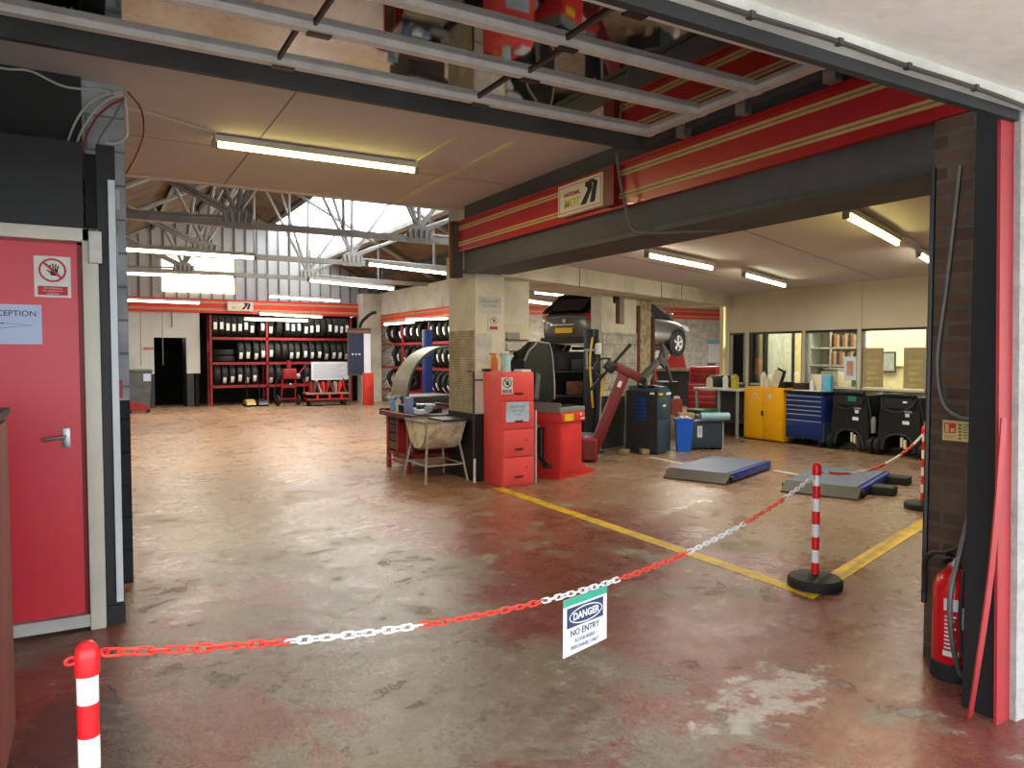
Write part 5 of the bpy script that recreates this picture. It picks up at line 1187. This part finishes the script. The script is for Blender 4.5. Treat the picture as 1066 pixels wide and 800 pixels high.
t = thing('equipment_rack', 'dark equipment rack crammed with gear behind the red wheel balancer', 'rack', (7.45, 11.2, 0), -.55)
for x in (-.55, .55):
    for y in (0, .4): MB().b2(x-.025, x+.025, y-.025, y+.025, 0, 1.55, BLACK_M).build('upright', t, smooth=False)
for z in (.3, .75, 1.2): MB().b2(-.55, .55, -.02, .42, z-.03, z, BLACK_M).build('shelf', t, smooth=False)
MB().b2(-.57, .57, .42, .44, 0, 1.55, M('rack_back', (40, 40, 42), .8)).build('back_panel', t, smooth=False)
rr = Matrix.Rotation(-.55, 4, 'Z'); ro = Vector((7.45, 11.2, 0))
for k, (x, z, w, h, mm, lb) in enumerate(((-.35, .3, .3, .3, DARK, 'dark grey box on the lowest shelf of the equipment rack, left'), (.1, .3, .4, .25, BLACK, 'black box on the lowest shelf of the equipment rack, right'), (-.3, .75, .4, .3, NAVY, 'navy box on the middle shelf of the equipment rack'), (.25, .75, .3, .25, RUST, 'rust-brown box on the middle shelf of the equipment rack'),
                                  (-.35, 1.2, .25, .24, GREY, 'grey box on the top shelf of the equipment rack, left'), (.0, 1.2, .25, .3, BLACK_M, 'black box on the top shelf of the equipment rack, middle'), (.34, 1.2, .3, .2, DARK, 'dark grey box on the top shelf of the equipment rack, right'))):
    p = ro + rr @ Vector((x, .18, z+h/2+.003)); tag(MB().box(tuple(p), (w, .3, h), mm, rz=-.55, bev=.01).build('storage_box'), lb, 'box')
# ------------------------------------------------------------------ red tyre racks and the tyres on them
def make_tyre():
    b = MB(); W = .081
    prof = [(.205, -W*.8), (.23, -W), (.285, -W*1.02), (.308, -W*.8), (.315, -W*.62), (.315, -.042), (.308, -.040), (.308, -.032), (.315, -.030), (.315, -.004), (.308, -.002)]
    prof += [(r, -z) for r, z in reversed(prof)] + [(.205, -W*.8)]
    b.lathe(prof, M('tyre_rubber', (26, 25, 25), .65, var=.2, scale=14), (0, 0, 0), 'X', 28)
    o = b.build('tyre_for_sale', ang=30); l = MB()
    curved = 6
    for k in range(curved):
        a0_ = -.62+.11*k; a1_ = a0_+.11; r = .3175
        l.quad((-.045, -r*math.cos(a0_), r*math.sin(a0_)), (.045, -r*math.cos(a0_), r*math.sin(a0_)), (.045, -r*math.cos(a1_), r*math.sin(a1_)), (-.045, -r*math.cos(a1_), r*math.sin(a1_)), LABELW)
    l.build('label_sticker', o)
    return o
ORD = ['first','second','third','fourth','fifth','sixth','seventh','eighth','ninth','tenth','eleventh','twelfth','thirteenth','fourteenth','fifteenth','sixteenth','seventeenth','eighteenth','nineteenth','twentieth','twenty-first','twenty-second']
proto = make_tyre(); used_p = [False]
def put_tyre(loc, rz, label, group, tilt=0, sticker=True):
    if not used_p[0]: o = proto; used_p[0] = True
    else:
        o = proto.copy(); COL.objects.link(o)
        if sticker:
            for ch in proto.children:
                c = ch.copy(); COL.objects.link(c); c.parent = o
    o.location = loc; o.rotation_euler = (tilt, 0, rz); tag(o, label, 'tyre', group); return o
RK = M('rack_red', (142, 30, 34), .5, var=.12, scale=4)
def rack(label, loc, rz, L_, D_, uprights, shelves, top):
    t = thing('tyre_rack', label, 'rack', loc, rz)
    for x in uprights:
        for y in (.03, D_): MB().b2(x-.028, x+.028, y-.03, y+.03, 0, top, RK).build('upright', t, smooth=False)
        b = MB()
        for k in range(5): b.cyl((x, .03, .1+k*top/5), (x, D_, .1+(k+1)*top/5-.1), .012, RK, seg=5)
        b.build('brace', t)
    for z in shelves:
        b = MB(); b.b2(0, L_, 0, .045, z-.07, z, RK); b.b2(0, L_, D_-.05, D_, z-.07, z, RK)
        k = 0
        while k*.8 < L_: b.b2(k*.8, k*.8+.04, .04, D_, z-.05, z-.01, RK); k += 1
        b.build('shelf_beam', t, smooth=False)
    return t
rack('long red tyre rack under the far red fascia', (2.97, 22.45, 0), 0, 4.03, .62, (0, 1.555, 4.09), (.60, 1.27, 1.99), 2.62)
rack('shorter red tyre rack seen between the curved hood and the concrete column', (8.02, 22.5, 0), -PI/2, 5.6, .62, (0, 1.9, 3.9, 5.6), (.42, 1.13, 1.84), 2.42)
TOPX = [3.1, 3.25, 3.4, 3.57, 3.74, 3.89, 4.08, 4.30, 4.40+.08, 4.64+.06, 4.89, 5.12, 5.29, 5.47, 5.68, 5.84, 6.03, 6.215, 6.41, 6.6, 6.76, 6.93]
def spread(xs, d=.168):
    out = []
    for x in xs: out.append(x if not out else max(x, out[-1]+d))
    return out
def row(xs, z, shelf, nolabel=(), base=-.35):
    for k, x in enumerate(spread(xs)):
        bare = k in nolabel
        put_tyre((x, 22.77, z+.322), random.uniform(-.01, .01), '%sstickered tyre, %s from left on the %s shelf of the long rack' % ('un' if bare else '', ORD[k], shelf),
                 'tyres on the long red rack', base+random.uniform(-.25, .15), not bare)
row([3.1, 3.27, 3.44, 3.6, 3.77, 3.94, 4.11, 4.41, 4.64, 4.89, 5.12, 5.29, 5.47, 5.68, 5.85, 6.03, 6.21, 6.41, 6.6, 6.77, 6.94], 1.99, 'top', (9, 16), -.1)
row([3.79, 3.99, 4.22, 4.41, 4.64, 4.84, 5.05, 5.24, 5.42, 5.65, 5.86, 6.08, 6.30, 6.53, 6.72, 6.92], 1.27, 'middle', (5, 6), .15)
row([3.14, 3.34, 3.55, 3.76, 3.96, 4.17, 4.64, 4.86, 5.70], .60, 'bottom', (0, 7), .3)
# two bare tyres lying flat in the left of the middle shelf
for k in range(2):
    o = proto.copy(); COL.objects.link(o); o.location = (3.36, 22.78, 1.27+.095+.19*k); o.rotation_euler = (0, PI/2, 0)
    tag(o, 'bare tyre lying flat at left of the middle shelf, %s of two' % ['lower', 'upper'][k], 'tyre', 'tyres on the long red rack')
def row2(ys, z, shelf, base):
    ys = sorted(ys, reverse=True); p = None
    for k, y in enumerate(ys):
        if p is not None: y = min(y, p-.168)
        p = y
        put_tyre((8.34, y, z+.322), -PI/2+random.uniform(-.01, .01), 'stickered tyre, %s from left on the %s shelf of the shorter rack' % (ORD[k], shelf), 'tyres on the shorter red rack', base+random.uniform(-.25, .15))
row2([21.93, 21.42, 20.80, 20.4, 19.9, 19.43, 18.45, 18.04, 17.64, 17.3], 1.84, 'top', -.1)
row2([21.45, 20.94, 20.4, 19.86, 19.33, 18.9, 18.45, 18.04, 17.69, 17.3], 1.13, 'middle', .1)
row2([21.89, 21.25, 20.78, 18.45, 18.11, 17.74, 17.39], .42, 'bottom', .3)

# ------------------------------------------------------------------ things standing before the racks
t = thing('wheel_trolley', 'red hand trolley with two wheels and a motor before the long rack', 'trolley', (4.98, 21.7, 0), .1)
b = MB(); [b.tube([(s*.2, .12, .12), (s*.2, .05, .55), (s*.16, 0, 1.05)], .022, RED_D, 6) for s in (-1, 1)]; b.b2(-.2, .2, .02, .06, .52, .56, RED_D); b.b2(-.24, .24, .1, .14, .18, .22, RED_D); b.cyl((.16, 0, .8), (.46, -.05, 1.15), .018, RED_D, seg=6); b.build('frame', t)
for s in (-1, 1): b = MB(); b.lathe([(.07, -.03), (.15, -.03), (.16, 0), (.15, .03), (.07, .03)], BLACK_R, (s*.30, .12, .16), 'X', 20); b.lathe([(0, -.02), (.08, -.02), (.08, .02), (0, .02)], RED_D, (s*.30, .12, .16), 'X', 14); b.build('wheel', t)
b = MB(); b.b2(-.18, .2, -.08, .12, .78, 1.08, RED_D, .03); b.cyl((.0, .02, 1.08), (.0, .02, 1.32), .06, RED_D); b.cyl((.20, .0, .86), (.30, 0, .86), .08, GREY); b.sph((0, -.1, .62), .05, STEEL, 10); b.build('motor', t)
b = MB(); b.tube(bez([(-.2, .0, 1.0), (-.36, .05, .7), (-.4, .1, .3), (-.3, .1, .05)]), .016, HOSE, 6); b.build('hose', t)
t = thing('parts_trolley', 'red flat trolley piled with tools below the whiteboard', 'trolley', (5.98, 21.45, 0), -.06)
b = MB(); b.b2(-.60, .60, -.28, .28, .16, .22, RED_D, .01); b.b2(-.62, .62, -.3, .3, .34, .38, M('pink_tray', (176, 120, 112), .5)); [b.b2(x-.03, x+.03, -.26, -.2, .2, .36, RED_TOOL) for x in (-.3, 0.05, .4)]; b.build('deck', t, smooth=False)
for x in (-.5, .5):
    for y in (-.2, .2): b = MB(); b.cyl((x-.025, y, .08), (x+.025, y, .08), .08, BLACK_R, seg=14); b.build('wheel', t)
b = MB(); [b.box((-.45+.12*k, .02, .52), (.05, .3, .34+.06*(k % 3)), [RED_D, RUST, GREY, RED_TOOL][k % 4], ry=.4*math.sin(k*2.1)) for k in range(9)]; b.build('tool_pile', t, smooth=False)
b = MB(); [b.tube([(s*.58, .26, .2), (s*.58, .26, .8)], .018, RED_D, 6) for s in (-1, 1)]; b.build('side_bar', t)
t = thing('whiteboard', 'whiteboard with a written list standing above the parts trolley', 'whiteboard', (6.25, 21.97, 1.0), -.04)
MB().b2(-.56, .56, -.02, 0, -.27, .27, PAPER).build('board', t, smooth=False)
b = MB(); [b.b2(-.5, .46-.07*(k % 3), -.023, -.02, .18-.055*k, .192-.055*k, INK_GREY) for k in range(8)]; b.build('writing', t, smooth=False)
b = MB(); [b.tube([(s*.5, .03, -.98), (s*.5, .03, .2)], .015, BLACK_M, 6) for s in (-1, 1)]; b.build('stand', t)
def jack(label, loc, m):
    t = thing('trolley_jack', label, 'jack', loc, PI/2)
    b = MB(); b.prism([(-.3, .05), (.3, .05), (.26, .16), (.0, .2), (-.22, .14)], (0, -.12, 0), (1,0,0), (0,0,1), (0, .24, 0), m); b.build('body', t)
    b = MB(); b.cyl((0, .05, .18), (.0, .1, 1.05), .018, BLACK_M, seg=6); b.build('handle', t)
    for x in (-.22, .22): b = MB(); b.cyl((x, -.14, .05), (x, .14, .05), .05, BLACK_M, seg=12); b.build('wheel', t)
jack('yellowish trolley jack parked under the long tyre rack', (3.95, 22.15, 0), M('jack_ochre', (190, 160, 90), .5))
jack('dark trolley jack parked under the long tyre rack, right of the yellowish one', (4.28, 22.1, 0), BLACK_M)
t = tag(MB().b2(6.94, 7.20, 20.75, 21.0, 0, .95, M('post_orange_red', (208, 52, 40), .5), .01).build('red_guard_post'), 'orange-red square guard post below the blue poster', 'post')
t = thing('poster_stand', 'display board with blue tyre poster between the two tyre racks', 'display board', (7.02, 21.5, 0), -.3)
MB().b2(-.36, .34, 0, .04, .86, 2.28, M('board_dark', (70, 68, 64), .6)).build('board', t, smooth=False)
MB().b2(-.31, .12, -.01, 0, .92, 2.12, M('poster_blue', (28, 40, 74), .5, var=.25, scale=9)).build('poster', t, smooth=False)
b = MB(); b.b2(.13, .33, -.01, 0, .92, 2.12, PAPER); b.b2(-.33, .33, -.01, 0, 2.14, 2.22, M('poster_head', (150, 90, 84), .6)); [b.sph((-.2+.1*k, -.012, 1.5), .03, WHITE, 8, (1, .3, 1)) for k in range(3)]; b.build('print', t)
b = MB(); [b.b2(x-.03, x+.03, .0, .05, 0, .86, M('post_wood', (110, 88, 64), .7)) for x in (-.3, .28)]; b.build('leg', t, smooth=False)
b = MB(); b.tube(bez([(.0, -.05, 2.3), (.1, -.1, 2.5), (.35, -.2, 2.72), (.5, -.2, 2.75)]), .05, BLACK_M, 8); b.build('lamp_arm', t)
# left part of the hall
t = thing('wheelie_bin', 'grey bin by the white wall left of the dark doorway', 'bin', (1.12, 22.2, 0))
b = MB(); frust(b, .44, .5, .58, .62, .06, 1.02, M('bin_grey', (96, 98, 98), .6)); b.build('body', t, smooth=False); MB().b2(-.31, .31, -.34, .32, 1.02, 1.09, M('bin_grey', (96, 98, 98), .6), .02).build('lid', t)
MB().b2(.08, .26, -.33, -.31, .78, .98, PAPER_B).build('label', t, smooth=False)
for x in (-.2, .2): b = MB(); b.cyl((x-.03, .15, .1), (x+.03, .15, .1), .1, BLACK_R, seg=14); b.build('wheel', t)
t = thing('floor_jack', 'small red jack on the floor beside the grey block pier', 'jack', (1.02, 21.0, 0))
b = MB(); b.prism([(-.25, .05), (.28, .05), (.25, .16), (.0, .26), (-.2, .3)], (0, -.12, 0), (1,0,0), (0,0,1), (0, .24, 0), RED_D); b.build('body', t)
for x in (-.2, .22): b = MB(); b.cyl((x, -.14, .05), (x, .14, .05), .05, BLACK_M, seg=12); b.build('wheel', t)
t = thing('wall_sign', 'thin red arrow sign on the white wall by the dark doorway', 'sign', (1.40, 22.795, 1.66)); b = MB(); b.prism([(-.18, 0), (-.05, .05), (-.05, .03), (.12, .03), (.12, -.03), (-.05, -.03), (-.05, -.05)], (0,0,0),(1,0,0),(0,0,1),(0,-.01,0), M('arrow_red', (206, 100, 90), .6)); b.build('arrow', t, smooth=False)
t = tag(MB().cyl((2.0, 22.75, 2.25), (2.0, 22.75, 2.7), .015, INK_GREY, seg=6).build('wall_conduit'), 'short grey conduit on the white wall above the dark doorway', 'conduit')

# ------------------------------------------------------------------ workbench, curved hood and test tub by the column
t = thing('workbench', 'red workbench with open drawers and a cluttered tray top left of the column', 'workbench', (3.85, 8.95, 0))
b = MB()
b.b2(-.45, .40, -.42, .36, .20, .24, RED_D); b.b2(-.45, -.41, .28, .36, 0, .70, RED_D); b.b2(-.45, -.41, -.42, -.34, 0, .70, RED_D); b.b2(-.45, -.41, -.06, .0, .2, .70, RED_D); b.b2(.36, .4, -.42, .36, 0, .7, RED_D)
b.b2(-.40, .36, -.40, .34, .62, .70, BLACK); b.b2(-.4, .36, .32, .36, .2, .7, RED_D); b.b2(-.41, .36, -.14, -.06, .24, .62, RED_D); b.build('frame', t, smooth=False)
for k in range(4): MB().b2(-.44, .3, .01, .27, .26+.11*k, .355+.11*k, [M('drawer_olive', (86, 84, 30), .6), M('drawer_dark', (58, 52, 46), .6), M('drawer_dark', (58, 52, 46), .6), M('drawer_dark', (58, 52, 46), .6)][k], .004).build('drawer', t)
b = MB(); b.b2(-.52, .44, -.46, .44, .70, .735, M('bench_worn', (92, 62, 54), .6, var=.25, scale=6)); b.b2(-.52, -.50, -.46, .44, .735, .76, RED_D); b.b2(-.52, .44, .42, .44, .735, .78, RED_D); b.build('top', t, smooth=False)
b = MB(); b.tube([(-.44, .32, .12), (-.44, -.38, .12)], .015, RED_D, 6); b.build('rail', t)
can('grey_spray_can', 'grey spray can standing in the open red workbench', (3.52, 8.74, .24), M('can_grey', (140, 146, 152), .35, metal=.4), .27, .035)
small('blue_box', 'lilac-blue carton standing on the workbench edge', 'box', MB().b2(3.40, 3.47, 8.52, 8.68, .76, .96, M('carton_lilac', (132, 146, 206), .6), .004))
spray('spray_bottle', 'small blue spray bottle at the far left end of the workbench', (3.5, 9.34, .738), M('spray_pale_blue', (130, 170, 214), .4), M('spray_white', (230, 232, 230), .4), .2)
spray('spray_bottle', 'white and blue spray bottle, second from the left on the workbench', (3.52, 9.18, .738), M('spray_white', (230, 232, 230), .4), M('spray_pale_blue', (130, 170, 214), .4), .22)
def lump(name, label, cat, parts):
    b = MB(); [b.box(c, d, m, rz=r, bev=.01) for c, d, m, r in parts]; return tag(b.build(name), label, cat)
lump('tool_tray', 'black tray of dark tools on the workbench behind the lilac carton', 'tray', [((3.75, 9.0, .77), (.4, .5, .06), BLACK_M, .1), ((3.65, 9.08, .83), (.22, .05, .06), BLACK_M, .5), ((3.8, 8.92, .83), (.26, .06, .05), STEEL, -.4), ((3.7, 8.82, .82), (.2, .06, .05), DARK, .9)])
lump('impact_wrench', 'black air wrench lying on the workbench near its left end', 'tool', [((3.55, 9.02, .80), (.07, .22, .08), BLACK_M, .2), ((3.56, 8.92, .77), (.05, .06, .07), BLACK_M, 0), ((3.54, 9.15, .80), (.05, .06, .05), STEEL, .2)])
lump('white_rags', 'crumpled white and blue rags on the near end of the workbench', 'rags', [((3.62, 8.62, .77), (.16, .12, .06), PAPER, .4), ((3.70, 8.6, .80), (.1, .1, .06), M('rag_blue', (140, 160, 200), .8), 1.0), ((3.58, 8.72, .76), (.1, .1, .05), GREY, .2)])
cable('air_hose', 'black hose snaking over the back of the workbench', [(3.9, 9.3, .80), (4.0, 9.1, .82), (3.95, 8.9, .85), (4.05, 8.7, .83), (4.15, 8.6, .80)], .018, HOSE, 'hose')
# wheel balancer with curved grey hood behind the bench
t = thing('wheel_balancer', 'grey wheel balancer with curved hood standing behind the red workbench', 'wheel balancer', (4.60, 9.95, 0), math.radians(10))
b = MB(); b.b2(-.70, -.1, -.1, .45, 0, .80, M('balancer_grey', (84, 84, 82), .5), .02); b.b2(-.72, .1, -.15, .5, .80, .90, M('balancer_top', (60, 58, 56), .5), .01); b.build('body', t)
b = MB(); HG = M('hood_grey', (150, 142, 122), .45, var=.08); R = .72; i = b.mi(HG); n = 18; ring = []
for k in range(n+1):
    a = PI - (PI*.62)*k/n; w = .22-.06*k/n
    for rr in (R, R-.02): ring.append(((rr*math.cos(a), .10-w*.6, .90+rr*math.sin(a)), (rr*math.cos(a), .10+w*1.5, .90+rr*math.sin(a))))
for k in range(n):
    A, B, C_, D_ = ring[2*k], ring[2*k+1], ring[2*k+2], ring[2*k+3]
    b.quad(A[0], A[1], C_[1], C_[0], HG); b.quad(B[0], D_[0], D_[1], B[1], HG); b.quad(A[0], C_[0], D_[0], B[0], HG); b.quad(A[1], B[1], D_[1], C_[1], HG)
b.build('hood', t, ang=30)
b = MB(); b.tube([((R-.01)*math.cos(PI-(PI*.62)*k/n), .10-(.22-.06*k/n)*.6, .90+(R-.01)*math.sin(PI-(PI*.62)*k/n)) for k in range(n+1)], .018, M('hood_edge', (70, 80, 86), .5), 6); b.build('hood_edge', t)
p = Vector((5.75, 13.4, 0)); tag(MB().b2(p.x-.08, p.x+.08, p.y-.08, p.y+.08, 0, 1.98, NAVY, .01).build('blue_post'), 'navy blue post standing between the curved hood and the shorter tyre rack', 'post')
# water tub on a tubular stand
t = thing('tyre_test_tub', 'cream round-bottomed water tub on a steel stand beside the black column base', 'tub', (3.58, 8.12, 0), 0)
TUBM = M('tub_cream', (226, 218, 186), .5, var=.2, scale=6, dirt=(140, 116, 70))
b = MB(); prof = [(-.30, .70), (-.29, .62), (-.25, .50), (-.18, .41), (-.06, .37), (.06, .37), (.18, .41), (.25, .50), (.29, .62), (.30, .70)]
inner = [(y*.95, z+.012 if abs(y) < .28 else z) for y, z in prof[::-1]]
# trough: section across Y, pushed along X
b.prism(prof+inner, (-.24, 0, 0), (0, 1, 0), (0, 0, 1), (.48, 0, 0), TUBM); b.prism(prof, (-.24, 0, 0), (0,1,0), (0,0,1), (.012, 0, 0), TUBM); b.prism(prof, (.228, 0, 0), (0,1,0), (0,0,1), (.012, 0, 0), TUBM)
b.build('tub', t)
b = MB(); [b.tube([(-.26, -.32, .71), (.26, -.32, .71), (.26, .32, .71), (-.26, .32, .71)], .013, GREY, 6, closed=True)]; b.b2(-.05, .28, -.34, .1, .715, .735, BLACK_M); b.build('rim', t)
LG = M('tub_leg', (170, 164, 150), .45, var=.15)
for sx in (-1, 1):
    for sy in (-1, 1): b = MB(); b.tube([(sx*.25, sy*.31, .71), (sx*.21, sy*.24, .45), (sx*.27, sy*.34, .0)], .015, LG, 8); b.build('leg', t)
b = MB(); b.tube([(-.24, -.29, .2), (.24, -.29, .2), (.24, .29, .2), (-.24, .29, .2)], .010, LG, 6, closed=True); b.tube([(-.21, -.25, .44), (-.21, .25, .44)], .012, LG, 6); b.build('brace', t)
# ------------------------------------------------------------------ daylight and camera
w = bpy.data.worlds.new('overcast'); SC.world = w; w.use_nodes = True
bg = w.node_tree.nodes['Background']; bg.inputs['Color'].default_value = (.90, .95, 1.0, 1); bg.inputs['Strength'].default_value = 3.2
cam = bpy.data.cameras.new('camera'); co = bpy.data.objects.new('camera', cam); COL.objects.link(co); SC.camera = co
F = 765.0
cam.sensor_width = 36; cam.lens = 36*F/1066; cam.clip_start = .05
co.location = (0, 0, 1.5); co.rotation_euler = (PI/2 - math.atan(31/F), 0, -math.atan(438/F))
SC.view_settings.view_transform = 'Standard'; SC.view_settings.look = 'None'; SC.view_settings.gamma = 1; SC.view_settings.exposure = 0.75
SC.view_settings.use_curve_mapping = False
SC.cycles.use_denoising = True
SC.cycles.max_bounces = 8; SC.cycles.diffuse_bounces = 4; SC.cycles.glossy_bounces = 4; SC.cycles.transparent_max_bounces = 12
SC.cycles.sample_clamp_indirect = 8
# only the nearest lamp of many matters: keep lights cheap
SC.cycles.use_light_tree = True
